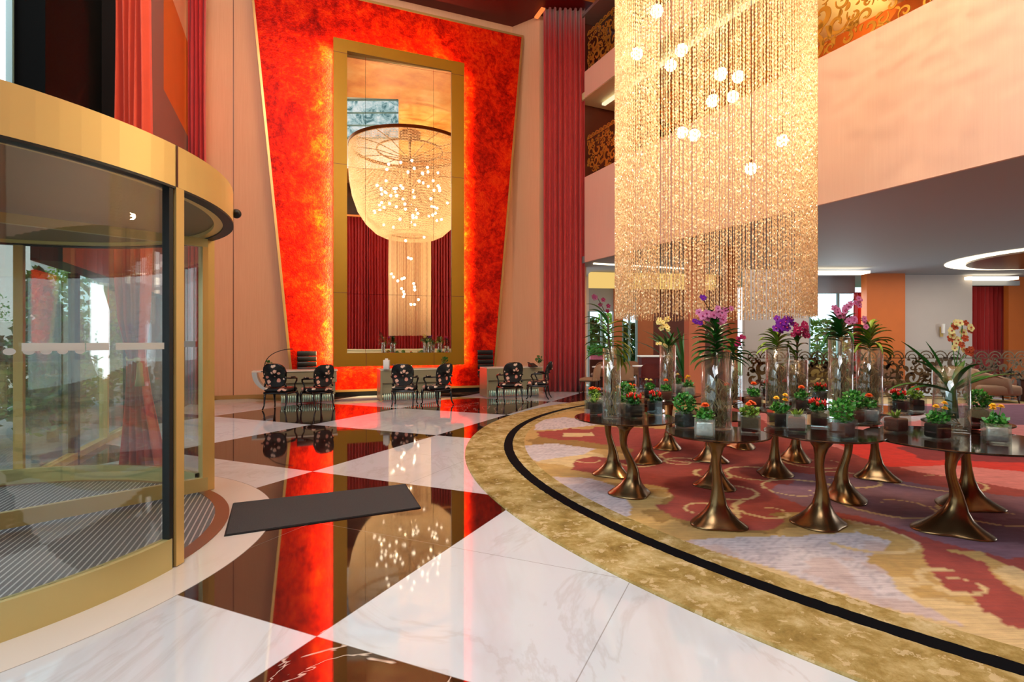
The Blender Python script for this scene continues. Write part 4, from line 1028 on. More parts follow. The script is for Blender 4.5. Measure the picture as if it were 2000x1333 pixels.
def office_chair():
    c = thing('office_chair', '', 'chair')
    MB().rbox((0, 0, .48), (.50, .48, .08), .04, 4).build('seat', 'leather_black', c)
    b = MB()
    for k in range(5): b.rbox((0, .24 + k * .012, .62 + k * .138), (.48, .05, .132), .022, 3)
    b.build('backrest', 'leather_black', c)
    MB().tube([(0, 0, .44), (0, 0, .10)], .028, 10).build('gas_column', 'chrome', c)
    for k in range(5):
        a = 2 * PI * k / 5; l = MB().tube([(0, 0, .11), (.28 * math.cos(a), .28 * math.sin(a), .065)], [.022, .014], 6).build('leg', 'chrome', c)
        MB().sphere((.28 * math.cos(a), .28 * math.sin(a), .028), .028, 8, 6).build('castor', 'black', l)
    for sx in (-1, 1): MB().tube([(sx * .26, .12, .48), (sx * .29, .10, .66), (sx * .29, -.12, .68)], .015, 6).build('armrest', 'chrome', c)
    return c
oc0 = office_chair()
for i, (u, Y, lb) in enumerate(((600, 13.85, 'black office chair behind the left reception desk'), (792, 14.7, 'black office chair behind the middle desk, below the mirror'), (954, 15.5, 'black office chair behind the right reception desk'))):
    p = ((u - CX) * Y / F, Y, 0)
    if i == 0: oc0.location = p; oc0.rotation_euler = (0, 0, TH); tag(oc0, lb, 'chair', 'office chairs behind the reception desks')
    else: dup(oc0, p, TH, lb, 'office chairs behind the reception desks')

def flowerpot_desk(u, Y, lb, sc=1.0, glassy=True):
    o = thing('vase', lb, 'vase', ((u - CX) * Y / F, Y, .801)); o.scale = (sc,) * 3
    MB().lathe([(.001, .002), (.035, .002), (.042, .05), (.036, .11), (.039, .13)], 16).build('vase_body', 'vase_glass' if glassy else 'chrome', o)
    leafblob(MB(), (0, 0, .10), .075, .18, 90, .055, int(u)).build('foliage', 'leaf_dark', o); return o
flowerpot_desk(525, 12.15, 'small green plant at the left end of the left desk', .9, False)
flowerpot_desk(868, 13.85, 'small green plant at the right end of the middle desk')
flowerpot_desk(1053, 14.75, 'small green plant on the right end of the right desk')
o = MB().prism([(-.11, 0), (.11, 0), (.11, .012), (-.11, .012)], .001, .15).build('card_holder', 'white_card', loc=(*((540 - CX) * 12.1 / F, 12.1), .80), rz=.1); tag(o, 'white card standing on the left desk behind an armchair', 'card')
o = thing('tissue_box', 'tall white box on the left end of the middle desk', 'box', ((755 - CX) * 13.3 / F, 13.3, .80))
MB().rbox((0, 0, .12), (.14, .14, .23), .012).build('box_body', 'white_card', o); MB().rbox((0, 0, .255), (.07, .05, .03), .01).build('tissue', 'white_card', o)
for u, Y, lb in ((778, 13.35, 'black desk telephone on the middle desk'), (1041, 14.65, 'black desk telephone on the right desk')):
    o = thing('telephone', lb, 'telephone', ((u - CX) * Y / F, Y, .80), TH + .2)
    MB().prism([(-.10, 0), (.10, 0), (.10, .10), (-.10, .02)], -.09, .09, lambda a, b, c: (c, a, b + .002)).build('phone_base', 'black', o)
    MB().tube([(-.115, -.08, .07), (-.115, .0, .105), (-.115, .08, .115)], .018, 6).build('handset', 'black', o)
la = thing('arc_lamp', 'thin black arched desk lamp at the left end of the left desk', 'lamp', ((517 - CX) * 12.2 / F, 12.2, .80))
MB().lathe([(.001, .001), (.08, .001), (.08, .015), (.01, .02)], 20).build('base', 'black', la)
MB().tube([(0, 0, .02)] + [(.62 * (1 - math.cos(q / 12 * PI / 2)) - .05 * math.sin(q / 12 * PI), .05 * q / 12, .05 + .47 * math.sin(q / 12 * PI / 2)) for q in range(13)], .009, 6).build('arm', 'black', la)

# ================================================================ BRONZE TABLES
TZ = 0.765
TZS = [0, 0, 0, -.022, -.012, .0, .012, -.014, .0, .0, .0, .014, -.006, .006, .012]
def bronze_table(i, u, v, r, top_uv, bend, lobes, lb, brad=.20):
    bx, by = gp(u, v); tx, ty = top_uv if top_uv else (bx, by)
    rnd = random.Random(i)
    t_ = thing('side_table', lb, 'table', (bx, by, .014), 0, 'bronze pedestal tables under the chandelier'); ox, oy = tx - bx, ty - by
    z_ = TZ - .014 + TZS[i]
    prof = [(brad, 0), (brad * 1.0, .008), (brad * .93, .022), (brad * .74, .055), (brad * .52, .105), (brad * .34, .17), (.052, .25), (.040, .33), (.035, .42), (.034, .50), (.040, .57), (.056, .63), (.09, .675), (.14, .71), (.19, .728), (.21, .732)]
    ph = rnd.random() * 6
    def md(rr, z, a):
        k = max(0, 1 - z / .30); q = z / .735
        rr2 = rr * (1 + lobes * k ** 1.3 * (math.cos(2 * a + ph) * .5 + math.cos(3 * a + ph * 2) * .5))
        if z > .6: rr2 = rr2 * (r / .45 if z > .66 else 1)
        return rr2, ox * q ** 1.0 + bend * math.sin(q * PI * 1.0) * math.sin(q * PI * 2), oy * q
    pr = []
    for a, b in zip(prof[:-1], prof[1:]): pr += [a, ((a[0] + b[0]) / 2, (a[1] + b[1]) / 2)]
    pr.append(prof[-1]); pr.append((.02, .7325))
    pr = [(a, b * (z_ - .0185) / .7325) for a, b in pr]
    MB().lathe(pr, 40, mod=md).build('pedestal', 'bronze', t_)
    MB().lathe([(.001, z_ - .018), (r - .015, z_ - .016), (r, z_ - .009), (r, z_ - .003), (r - .004, z_), (.001, z_)], 72, (ox, oy, 0), False).build('tabletop', 'bronze_top', t_)
    return (tx, ty, r, TZ + TZS[i] + .001)
TB_ = [  # base px, radius, top centre px (u at height of the top), bend, lobes, label
 (1232, 968, .49, 1222, 817, .05, .22, 'bronze table with a wavy stem at the front left, crowded with six cube planters'),
 (1400, 1028, .40, 1401, 848, .01, .20, 'bronze table at the front carrying the tallest dense green orchid vase'),
 (1600, 1028, .43, 1606, 846, .02, .22, 'bronze table at the front between the densest orchid and the yellow orchid'),
 (1853, 1040, .63, 1872, 842, .05, .26, 'large bronze table at the front right with the yellow cymbidium vase'),
 (1195, 930, .26, 1190, 800, .03, .18, 'bronze table behind the front left table, its thin stem showing'),
 (1262, 904, .36, 1262, 783, .01, .2, 'bronze table with a straight stem right behind the front left table'),
 (1305, 878, .42, 1310, 772, .0, .2, 'small bronze table at the back left under the yellow orchid'),
 (1397, 953, .40, 1400, 812, .0, .2, 'bronze table hidden behind the stem of the densest orchid table'),
 (1388, 902, .38, 1385, 785, .0, .18, 'bronze table with only its base showing behind two others'),
 (1448, 876, .40, 1450, 772, .0, .2, 'back bronze table, base peeking out under the front tops'),
 (1513, 930, .44, 1515, 797, .0, .2, 'bronze table carrying the vase with the dark purple orchid'),
 (1553, 901, .42, 1558, 780, .0, .2, 'bronze table at the back carrying the magenta orchid trunk'),
 (1650, 978, .28, 1652, 822, -.04, .2, 'bronze table with a bent stem behind the front middle table'),
 (1712, 937, .46, 1705, 803, .0, .2, 'bronze table with a straight stem between the two pink orchids'),
 (1888, 992, .33, 1888, 824, .01, .24, 'bronze table right behind the large front right table')]
TABS = []
for i, (u, v, r, tu, tv, bend, lob, lb) in enumerate(TB_):
    bx, by = gp(u, v, .014); tx = (tu - CX) * by / F; TABS.append(bronze_table(i, u, v, r, (tx, by), bend, lob, lb, .20 if i not in (3, 14) else .23))

# ================================================================ PLANTERS
def leafy(kind, seed, mb_leaf, mb_fl, h=.12):
    rnd = random.Random(seed)
    if kind == 'bush': leafblob(mb_leaf, (0, 0, 0), .085, h * 1.3, 420, .034, seed)
    elif kind == 'succulent':
        for k in range(34):
            a = rnd.random() * 6.28; L = rnd.uniform(.05, .09); e = rnd.uniform(.35, 1.4); d = Vector((math.cos(a) * math.cos(e), math.sin(a) * math.cos(e), math.sin(e))); s_ = Vector((-math.sin(a), math.cos(a), 0)); p = Vector((math.cos(a) * .012, math.sin(a) * .012, 0))
            mb_leaf.add([p - s_ * .006, p + s_ * .006, p + d * L * .6 + s_ * .007, p + d * L, p + d * L * .6 - s_ * .007], [(0, 1, 2, 3, 4)])
    else: leafblob(mb_leaf, (0, 0, 0), .062, h, 230, .034, seed)
def petals(mb, c, r, n, up, tilt=.3, w=.34, rot=0, curl=0.0):
    c = Vector(c); up = Vector(up).normalized(); x = up.cross(Vector((.3, .9, .1))).normalized(); y = up.cross(x)
    for k in range(n):
        a = rot + 2 * PI * k / n; d = (x * math.cos(a) + y * math.sin(a)); s_ = d.cross(up); tip = c + d * r + up * (tilt * r)
        m1 = c + d * r * .45 + up * (tilt * r * .55 + curl * r); m2 = c + d * r * .78 + up * (tilt * r * .8 + curl * r)
        mb.add([c, m1 + s_ * r * w * .8, m2 + s_ * r * w, tip, m2 - s_ * r * w, m1 - s_ * r * w * .8], [(0, 1, 2, 3, 4, 5)])
PLANTERS = {}
FLM = {'marigold': 'petal_orange', 'yellow': 'petal_yellow', 'pepper': 'petal_red', 'cream': 'petal_cream', 'mixed': 'petal_orange'}
def planter(kind, lining, seed):
    o = thing('planter', '', 'planter'); s_ = .15
    gl = MB(); t2 = s_ / 2
    for (c, d) in (((0, -t2 + .003, .075), (s_, .006, s_)), ((0, t2 - .003, .075), (s_, .006, s_)), ((-t2 + .003, 0, .075), (.006, s_ - .012, s_)), ((t2 - .003, 0, .075), (.006, s_ - .012, s_)), ((0, 0, .007), (s_ - .012, s_ - .012, .012))): gl.box(c, d)
    gl.build('glass_cube', 'vase_glass', o)
    MB().rbox((0, 0, .068), (s_ - .024, s_ - .024, .108), .012, 3).build('planter_fill', {'foil': 'foil', 'soil': 'soil', 'clay': 'clay_soil'}[lining], o)
    L, Fm = MB(), MB(); rnd = random.Random(seed); zb_ = .118
    leafy(kind, seed, L, Fm, .09 if kind != 'bush' else .13)
    for i in range(len(L.v)): L.v[i] = (L.v[i][0], L.v[i][1], L.v[i][2] + zb_)
    L.build('foliage', {'bush': 'leaf_mid', 'succulent': 'leaf_light', 'pepper': 'leaf_dark', 'marigold': 'leaf_mid', 'yellow': 'leaf_mid', 'cream': 'leaf_mid', 'mixed': 'leaf_light'}[kind], o)
    if kind == 'pepper':
        for k in range(22):
            a = rnd.random() * 6.28; r = .07 * math.sqrt(rnd.random()); z = zb_ + .07 + rnd.uniform(-.01, .035); tl_ = rnd.uniform(0, .35)
            MB().tube([(r * math.cos(a), r * math.sin(a), z), ((r + .02 * tl_) * math.cos(a), (r + .02 * tl_) * math.sin(a), z + .034)], [.0095, .003], 6).build('pepper', 'petal_red' if seed % 2 else 'petal_orange', o)
    elif kind in ('marigold', 'yellow', 'cream', 'mixed'):
        nf = {'marigold': 1, 'yellow': 3, 'cream': 3, 'mixed': 5}[kind]; st = MB()
        for k in range(nf):
            a = rnd.random() * 6.28; r = .0 if nf == 1 else .045; z = zb_ + (.13 if kind != 'mixed' else .09) + rnd.uniform(-.015, .03); c = (r * math.cos(a), r * math.sin(a), z); R_ = .036 if nf == 1 else .026
            st.tube([(c[0] * .3, c[1] * .3, zb_), c], .0028, 5)
            Fm = MB()
            for q in range(3): petals(Fm, (c[0], c[1], c[2] + q * .004), R_ * (1 - q * .22), 11, (c[0] * 2, c[1] * 2 - .25, 1), .25 + q * .35, .26, q * .3)
            Fm.build('flower', FLM[kind], o)
        st.build('flower_stem', 'leaf_mid', o)
    return o
LIN = {'foil': 'silver lined', 'soil': 'dark soil filled', 'clay': 'reddish soil filled'}
PL = [(1141, 798, 'mixed', 'foil', 'silver lined glass cube planter at the far left rim beside the crimson curtain'),
 (1160, 812, 'succulent', 'soil', 'glass cube planter with a spiky succulent at the left rim of the front left table'),
 (1194, 802, 'pepper', 'foil', 'silver lined glass cube with orange peppers in front of the leftmost tall vase'),
 (1207, 812, 'yellow', 'foil', 'silver lined glass cube with small yellow flowers right of the leftmost tall vase'),
 (1238, 819, 'pepper', 'soil', 'dark glass cube with bright red peppers in the middle of the front left table'),
 (1252, 799, 'bush', 'soil', 'glass cube with a big leafy bush behind the red pepper cube'),
 (1283, 812, 'pepper', 'soil', 'dark glass cube with orange red peppers at the right of the front left table'),
 (1304, 784, 'marigold', 'clay', 'reddish glass cube with an orange flower below the yellow orchid vase'),
 (1329, 766, 'cream', 'foil', 'pale glass cube with a cream flower right of the yellow orchid vase'),
 (1350, 777, 'yellow', 'foil', 'glass cube with two yellow flowers left of the densest orchid'),
 (1322, 836, 'bush', 'soil', 'glass cube with a round dark green bush left of the marigold cube'),
 (1377, 857, 'marigold', 'foil', 'silver lined glass cube with one orange marigold at the very front'),
 (1452, 830, 'yellow', 'soil', 'glass cube with a tall yellow flower right of the densest orchid vase'),
 (1463, 848, 'mixed', 'soil', 'dark glass cube with low greenery at the front right of the densest orchid'),
 (1472, 798, 'marigold', 'clay', 'glass cube with an orange flower left of the purple orchid vase'),
 (1489, 780, 'pepper', 'soil', 'dark glass cube with flat red flowers behind, left of the purple orchid'),
 (1556, 846, 'succulent', 'clay', 'reddish glass cube with a spiky succulent at the front middle table left rim'),
 (1596, 834, 'pepper', 'soil', 'black filled glass cube with orange red peppers on the front middle table'),
 (1567, 806, 'marigold', 'soil', 'glass cube with an orange flower behind the spiky succulent cube'),
 (1645, 860, 'bush', 'clay', 'glass cube with a full green bush at the front rim of the middle table'),
 (1672, 830, 'bush', 'clay', 'glass cube with a green bush in front of the right pink orchid vase'),
 (1722, 828, 'marigold', 'foil', 'silver lined glass cube with a yellow orange flower at the right pink orchid'),
 (1750, 842, 'succulent', 'clay', 'white and rust filled glass cube with low greens at the large table left rim'),
 (1755, 810, 'pepper', 'soil', 'glass cube with red and yellow blooms before the scrollwork screen'),
 (1831, 855, 'yellow', 'soil', 'glass cube with yellow gerberas left of the cymbidium vase'),
 (1910, 832, 'bush', 'soil', 'glass cube with a dark bush right behind the cymbidium vase'),
 (1945, 862, 'yellow', 'foil', 'silver lined glass cube with pale yellow daisies at the far right front'),
 (1232, 787, 'mixed', 'foil', 'glass cube with pale flowers behind the big leafy bush'),
 (1272, 779, 'cream', 'soil', 'glass cube with cream flowers behind the bush on the left tables'),
 (1425, 790, 'mixed', 'soil', 'glass cube behind the densest orchid, partly hidden'),
 (1528, 776, 'pepper', 'soil', 'glass cube with red peppers directly behind the purple orchid vase'),
 (1607, 790, 'pepper', 'soil', 'glass cube with orange peppers left of the left pink orchid vase'),
 (1626, 803, 'bush', 'soil', 'glass cube with leaves in front of the left pink orchid vase'),
 (1688, 788, 'yellow', 'foil', 'glass cube with yellow flowers behind the right pink orchid vase'),
 (1885, 812, 'mixed', 'soil', 'glass cube with small pink flowers furthest back on the right table')]
random.seed(5); first = {}
for i, (u, v, kind, lin, lb) in enumerate(PL):
    x, y = gp(u, v, TZ); y += .06; x += .06 * (u - CX) / F
    # keep the planter on a tabletop
    best = min(TABS, key=lambda t_: math.hypot(x - t_[0], y - t_[1]) - t_[2]); dd = math.hypot(x - best[0], y - best[1])
    if dd > best[2] - .10: k = (best[2] - .10) / dd; x = best[0] + (x - best[0]) * k; y = best[1] + (y - best[1]) * k
    key = (kind, lin); rz = random.uniform(-.5, .5); sc = .98 if v > 795 else .92
    if key not in first:
        o = planter(kind, lin, 11 + i); first[key] = o; o.location = (x, y, best[3]); o.rotation_euler = (0, 0, rz); o.scale = (sc,) * 3
        tag(o, lb, 'planter', 'glass cube planters on the bronze tables')
    else: dup(first[key], (x, y, best[3]), rz, lb, 'glass cube planters on the bronze tables', sc)

# ================================================================ TALL ORCHID VASES
def strap(mb, p, az, el, L, w, droop, n=7, twist=0):
    p = Vector(p); vs = []; d_h = Vector((math.cos(az), math.sin(az), 0)); s_ = Vector((-math.sin(az), math.cos(az), 0)); q = p.copy(); e = el
    for i in range(n + 1):
        t_ = i / n; ww = w * (min(1, .55 + t_ * 2) if t_ < .3 else 1) * (1 - max(0, (t_ - .6) / .4) ** 2 * .9)
        up = Vector((-math.cos(az) * math.sin(e), -math.sin(az) * math.sin(e), math.cos(e)))
        vs += [q + s_ * ww + up * ww * .5, q, q - s_ * ww + up * ww * .5]
        q = q + (d_h * math.cos(e) + Vector((0, 0, math.sin(e)))) * (L / n); e -= droop / n * (0.5 + t_)
    fs = []
    for i in range(n): a = 3 * i; fs += [(a, a + 1, a + 4, a + 3), (a + 1, a + 2, a + 5, a + 4)]
    mb.add(vs, fs, True)
def vanda(mb, c, h, L, pairs, az0, w=.014, top_e=1.35, low_e=.35, droop=1.3, seed=0, spread=.5):
    rnd = random.Random(seed)
    for i in range(pairs):
        q = i / max(1, pairs - 1)
        for sd in (0, 1): strap(mb, (c[0], c[1], c[2] + h * q), az0 + sd * PI + rnd.uniform(-spread, spread), low_e + (top_e - low_e) * q ** 1.3 + rnd.uniform(-.12, .12), L * (1 - .35 * q) * rnd.uniform(.85, 1.1), w * 1.6, droop * rnd.uniform(.7, 1.2))
class Blooms(list):
    @property
    def v(s): return len(s)
def orchid(mb, mb2, c, r, up, rot=0):                  # one bloom: a mesh of its own, its centre a sub-part
    m = MB(); petals(m, c, r, 5, up, .12, .42, rot); u_ = Vector(up).normalized(); m.centre = MB().sphere(Vector(c) + u_ * r * .18, r * .22, 6, 4); mb.append(m)
def roots(mb, R_, z0, z1, n, seed):
    rnd = random.Random(seed)
    for _ in range(n):
        a = rnd.random() * 6.28; p = [(.02 * math.cos(a), .02 * math.sin(a), z1)]
        for k in range(7): a += rnd.uniform(-.9, .9); r = R_ * rnd.uniform(.2, .92); p.append((r * math.cos(a), r * math.sin(a), z1 + (z0 - z1) * (k + 1) / 7 + rnd.uniform(-.02, .02)))
        mb.tube(p, .0045, 4, False)
def spike(st, fl, ce, base, top, nf, r, seed, mats=None, spread=.07, down=0.25):
    rnd = random.Random(seed); b, t_ = Vector(base), Vector(top); mid = (b + t_) / 2 + Vector((rnd.uniform(-.03, .03), 0, .05)); pts = [b.lerp(mid, q / 5).lerp(mid.lerp(t_, q / 5), q / 5) for q in range(6)]; st.tube(pts, .0035, 5)
    for k in range(nf):
        q = down + (1 - down) * k / max(1, nf - 1); p = b.lerp(mid, q).lerp(mid.lerp(t_, q), q); a = rnd.random() * 6.28; off = Vector((math.cos(a), math.sin(a) * .6 - .5, rnd.uniform(-.3, .3))) * spread * rnd.uniform(.5, 1)
        orchid(fl[k % len(fl)], ce, p + off, r * rnd.uniform(.8, 1.1), (off.x * 4, -1 + off.y * 2, .25), rnd.random() * 6)
def tall_vase(u, vb, vt, wpx, lb, build):
    x, y = gp(u, vb, TZ); best = min(TABS, key=lambda t_: math.hypot(x - t_[0], y - t_[1]) - t_[2]); R_ = wpx / 2 * y / F; h = (vb - vt) * y / F
    dd = math.hypot(x - best[0], y - best[1]); lim = best[2] - R_ - .01
    if dd > lim: k = max(lim, 0) / dd; x = best[0] + (x - best[0]) * k; y = best[1] + (y - best[1]) * k
    R_ = wpx / 2 * y / F; h = (1.5 - TZ) + (CY - vt) / F * y
    o = thing('orchid_vase', lb, 'vase', (x, y, best[3])); t_ = .006
    MB().lathe([(.001, 0), (R_ - .004, 0), (R_, .004), (R_, h), (R_ - t_, h), (R_ - t_, .022), (.001, .022)], 40).build('glass_cylinder', 'vase_glass', o)
    build(o, R_, h); return o
def finish(o, **parts):
    cm = parts.pop('flower_centre')[1]
    for nm, (mb, mat) in parts.items():
        if isinstance(mb, Blooms):
            for m in mb: b = m.build(nm, mat, o); m.centre.build('flower_centre', cm, b)
        elif mb.v: mb.build(nm, mat, o)
def V1(o, R_, h):
    lf, lf2, st, fl, ce, rt = MB(), MB(), MB(), Blooms(), None, MB()
    st.tube([(0, 0, .1), (.0, 0, h * .8), (-.03, 0, h + .08), (-.04, 0, h + .3)], .011, 6)
    for i in range(9):
        q = i / 8; strap(lf, (-.04 * q, 0, h * .9 + .32 * q), PI + .5 * math.sin(i * 2), .9 * q + .25, .28, .022, 1.5); strap(lf if i % 2 else lf2, (-.04 * q, 0, h * .85 + .3 * q), .4 * math.cos(i * 3), .8 * q - .2, .25, .021, 1.9)
    for i in range(5): strap(lf2, (.02, -.02, h + .06 - .02 * i), -.3 + .25 * i, -.2 - .2 * i, .22, .024, 1.3)
    spike(st, [fl], ce, (-.04, 0, h + .28), (-.14, 0, h + .48), 6, .028, 4, spread=.06); roots(rt, R_ - .015, .04, h * .7, 14, 1)
    finish(o, leaves=(lf, 'leaf_dark'), lower_leaves=(lf2, 'leaf_yellow'), stem=(st, 'stem_brown'), flower=(fl, 'petal_wine'), flower_centre=(ce, 'petal_magenta'), roots=(rt, 'root_tan'))
def V2(o, R_, h):
    lf, st, fl, ce, rt = MB(), MB(), Blooms(), None, MB()
    for i in range(16): strap(lf, (0, 0, h * .75 + .01 * i), i * 2.4, 1.35 - .05 * i, .42 - .01 * i, .016, .9)
    spike(st, [fl], ce, (0, -.02, h), (-.10, -.04, h + .36), 16, .038, 6, spread=.08, down=.5); spike(st, [fl], ce, (0, -.05, h - .05), (-.16, -.1, h + .02), 6, .025, 7, spread=.03); roots(rt, R_ - .015, .04, h * .8, 16, 2)
    finish(o, leaves=(lf, 'leaf_dark'), stem=(st, 'leaf_mid'), flower=(fl, 'petal_cream'), flower_centre=(ce, 'petal_yellow'), roots=(rt, 'root_tan'))
def V3(o, R_, h):
    lf, lf2, st, fl, fp_, ce, rt = MB(), MB(), MB(), Blooms(), Blooms(), None, MB()
    vanda(lf, (0, 0, h - .06), .30, .27, 20, 0, .0135, 1.3, .1, 1.25, 3, .65); vanda(lf, (0, .01, h - .04), .26, .22, 12, PI / 2, .012, 1.2, .4, 1.2, 9, .5)
    for i in range(7): strap(lf2 if i % 2 else lf, (.01, 0, h - .02), -.3 + .3 * i, .3, .22, .012, 2.6)
    st.tube([(0, 0, .08), (0, 0, h + .2)], .012, 6)
    spike(st, [fl], ce, (-.01, 0, h + .22), (-.13, 0, h + .46), 3, .024, 5, spread=.02, down=.9); spike(st, [fp_], ce, (-.01, -.02, h + .15), (-.12, -.04, h + .33), 10, .034, 15, spread=.09, down=.4); spike(st, [fp_], ce, (0, -.02, h + .12), (.04, -.03, h + .36), 7, .03, 17, spread=.06, down=.6); spike(st, [fl], ce, (-.02, -.03, h + .08), (-.2, -.06, h + .26), 3, .026, 19, spread=.02, down=.8)
    roots(rt, R_ - .015, .04, h * .65, 46, 3)
    finish(o, leaves=(lf, 'leaf_dark'), lower_leaves=(lf2, 'leaf_mid'), stem=(st, 'stem_brown'), flower=(fl, 'petal_purple'), pale_flower=(fp_, 'petal_pink'), flower_centre=(ce, 'petal_magenta'), roots=(rt, 'root_tan'))
def mk(lfm, flm, cem, hh, L, pairs, az, sp, nf, fr, seed, droop=1.3, w=.014, low=False):
    def f(o, R_, h):
        lf, st, fl, ce, rt = MB(), MB(), Blooms(), None, MB(); vanda(lf, (0, 0, h - .04), hh, L, int(pairs * 1.5), az, w * 1.15, 1.3, .2, droop, seed, .5); st.tube([(0, 0, .05), (.0, 0, h + hh)], .011, 6)
        if low:
            for i in range(5): strap(lf, (0, 0, h + .02), .6 + i, .4, L, w, 2.4)
        for k, s_ in enumerate(sp): spike(st, [fl], ce, (0, -.01, h + hh * .6), (s_[0], -.04, h + s_[1]), nf, fr, seed + k, spread=s_[2], down=.45)
        roots(rt, R_ - .015, .03, h * .72, 44, seed); finish(o, leaves=(lf, lfm), stem=(st, 'stem_brown'), flower=(fl, flm), flower_centre=(ce, cem), roots=(rt, 'root_tan'))
    return f
def V9(o, R_, h):
    lf, st, fl, f2, ce, rt = MB(), MB(), Blooms(), Blooms(), None, MB()
    for az, el, L, dr in ((PI - .1, .95, .42, .35), (PI - .4, 1.25, .30, .2), (PI + .1, .35, .42, .9), (PI + .3, .3, .36, .8), (0, .75, .34, 1.2), (.2, .5, .40, .9), (-.3, .55, .36, .7), (.5, 1.0, .2, .5), (PI / 2, .9, .3, 1), (-PI / 2, 1.1, .25, 1.2), (PI, 1.0, .25, .8)): strap(lf, (0, 0, h - .22), az, el, L + .16, .027, dr, 9)
    lf.tube([(0, 0, .12), (0, 0, h - .1)], [.05, .03], 8)
    spike(st, [fl, fl, f2], ce, (.01, -.03, h), (-.04, -.05, h + .36), 7, .034, 21, spread=.03, down=.35); spike(st, [fl, f2], ce, (.01, -.03, h), (.05, -.05, h + .37), 9, .034, 22, spread=.05, down=.35); spike(st, [f2], ce, (.01, -.03, h), (.13, -.05, h + .14), 4, .034, 23, spread=.03, down=.6)
    roots(rt, R_ - .02, .03, .2, 9, 9)
    finish(o, leaves=(lf, 'leaf_dark'), stem=(st, 'leaf_mid'), flower=(fl, 'petal_cream'), rust_flower=(f2, 'petal_rust'), flower_centre=(ce, 'petal_rust'), roots=(rt, 'root_tan'))
tall_vase(1195, 818, 680, 35, 'tall glass vase with a leaning wine red orchid beside the crimson curtain', V1)
tall_vase(1303, 776, 677, 31, 'tall glass vase with a pale yellow orchid under the chandelier left edge', V2)
tall_vase(1399, 838, 688, 57, 'widest tall vase with the densest dark green orchid and purple spotted blooms', V3)
tall_vase(1446, 785, 692, 30, 'tall vase with a small magenta orchid just right of the densest one', mk('leaf_mid', 'petal_magenta', 'petal_wine', .12, .26, 6, .2, [(.10, .22, .04), (.02, .12, .04)], 5, .03, 31, 1.6))
tall_vase(1518, 797, 679, 42, 'tall vase with a deep purple orchid and light green leaves', mk('leaf_light', 'petal_purple', 'petal_magenta', .14, .28, 8, .1, [(.05, .30, .09)], 16, .045, 41, 1.5))
tall_vase(1557, 785, 706, 38, 'shorter vase with a dark trunk orchid in magenta and white', mk('leaf_dark', 'petal_magenta', 'petal_pink', .30, .20, 4, .3, [(.0, .44, .08), (.02, .38, .07)], 9, .042, 51, 1.6))
tall_vase(1642, 818, 658, 43, 'tallest vase with a pink spotted orchid and straggly roots', mk('leaf_dark', 'petal_pink', 'petal_magenta', .15, .30, 8, .1, [(.10, .36, .06), (-.05, .26, .05), (.12, .16, .05)], 9, .034, 61, 1.3, low=True))
tall_vase(1698, 806, 681, 45, 'tall vase with an arching yellow green orchid and few pink blooms', mk('leaf_light', 'petal_pink', 'petal_magenta', .20, .30, 11, .15, [(-.09, .30, .04)], 3, .03, 71, 1.4, low=True))
tall_vase(1858, 840, 711, 60, 'wide low vase with a yellow and rust cymbidium and long strap leaves', V9)

# ================================================================ CHANDELIER
CHX, CHY = (1387 - CX) * 5.6 / F, 5.6
chd = thing('chandelier', 'giant gold chain chandelier hanging over the flower tables, lit from inside', 'chandelier', (CHX, CHY, 0))
RC = .965; ZB = 1.74; ZN = 6.45
rnd = random.Random(8)
def strand_mesh(paths, step, w, seed):
    rnd = random.Random(seed); V = []; Fc = []
    for P in paths:                                     # P: list of (r, z) for a strand at angle a
        a, prof = P; ca, sa = math.cos(a), math.sin(a); ph = rnd.random() * 6; i0 = len(V); L = 0; k = 0
        pts = []
        for (r0, z0), (r1, z1) in zip(prof[:-1], prof[1:]):
            d = math.hypot(r1 - r0, z1 - z0); n = max(1, int(d / step))
            for q in range(n): pts.append((r0 + (r1 - r0) * q / n, z0 + (z1 - z0) * q / n))
        pts.append(prof[-1])
        for j, (r, z) in enumerate(pts):
            t_ = ph + j * 1.35; ww = w * (.55 + .45 * (j % 2)); cx0, cy0 = r * ca, r * sa; dx, dy = math.cos(t_) * ww, math.sin(t_) * ww
            V.append((cx0 + dx, cy0 + dy, z)); V.append((cx0 - dx, cy0 - dy, z))
        for j in range(len(pts) - 1): b = i0 + 2 * j; Fc.append((b, b + 1, b + 3, b + 2))
    return MB().add(V, Fc)
N1 = 330
paths = []
for i in range(N1):
    a = 2 * PI * i / N1 + rnd.uniform(-.006, .006); r = RC - (.0, .035)[i % 2]; paths.append((a, [(r, ZN), (r, ZB + rnd.uniform(-.008, .02))]))
strand_mesh(paths, .018, .0088, 1).build('chain_shade', 'gold_chain', chd, kind='stuff')
bell = [(2.72, 10.35), (2.74, 9.6), (2.70, 8.8), (2.58, 8.1), (2.34, 7.4), (1.98, 6.85), (1.55, 6.45), (1.2, 6.28), (.99, 6.3)]
paths = [(2 * PI * i / 520, bell) for i in range(520)]
strand_mesh(paths, .05, .014, 2).build('bell_shade', 'gold_chain', chd, kind='stuff')
def ring(r, z, t_, h, name, mat='stem_brown'):
    MB().lathe([(r - t_, z - h), (r + t_, z - h), (r + t_, z + h), (r - t_, z + h), (r - t_, z - h)], 80, smooth=False).build(name, mat, chd)
plain('antique_bronze', srgb(110, 70, 40), .35, .7)
ring(2.72, 10.4, .03, .07, 'top_ring', 'antique_bronze'); ring(1.5, 10.3, .03, .03, 'inner_ring', 'antique_bronze'); ring(RC - .01, ZN, .025, .03, 'neck_ring', 'antique_bronze')
MB().lathe([(.001, 11.14), (.48, 11.14), (.48, 10.92), (.001, 10.92)], 40, smooth=False).build('ceiling_plate', 'antique_bronze', chd)
MB().tube([(0, 0, 10.95), (0, 0, 6.6)], .05, 10).build('central_rod', 'antique_bronze', chd)
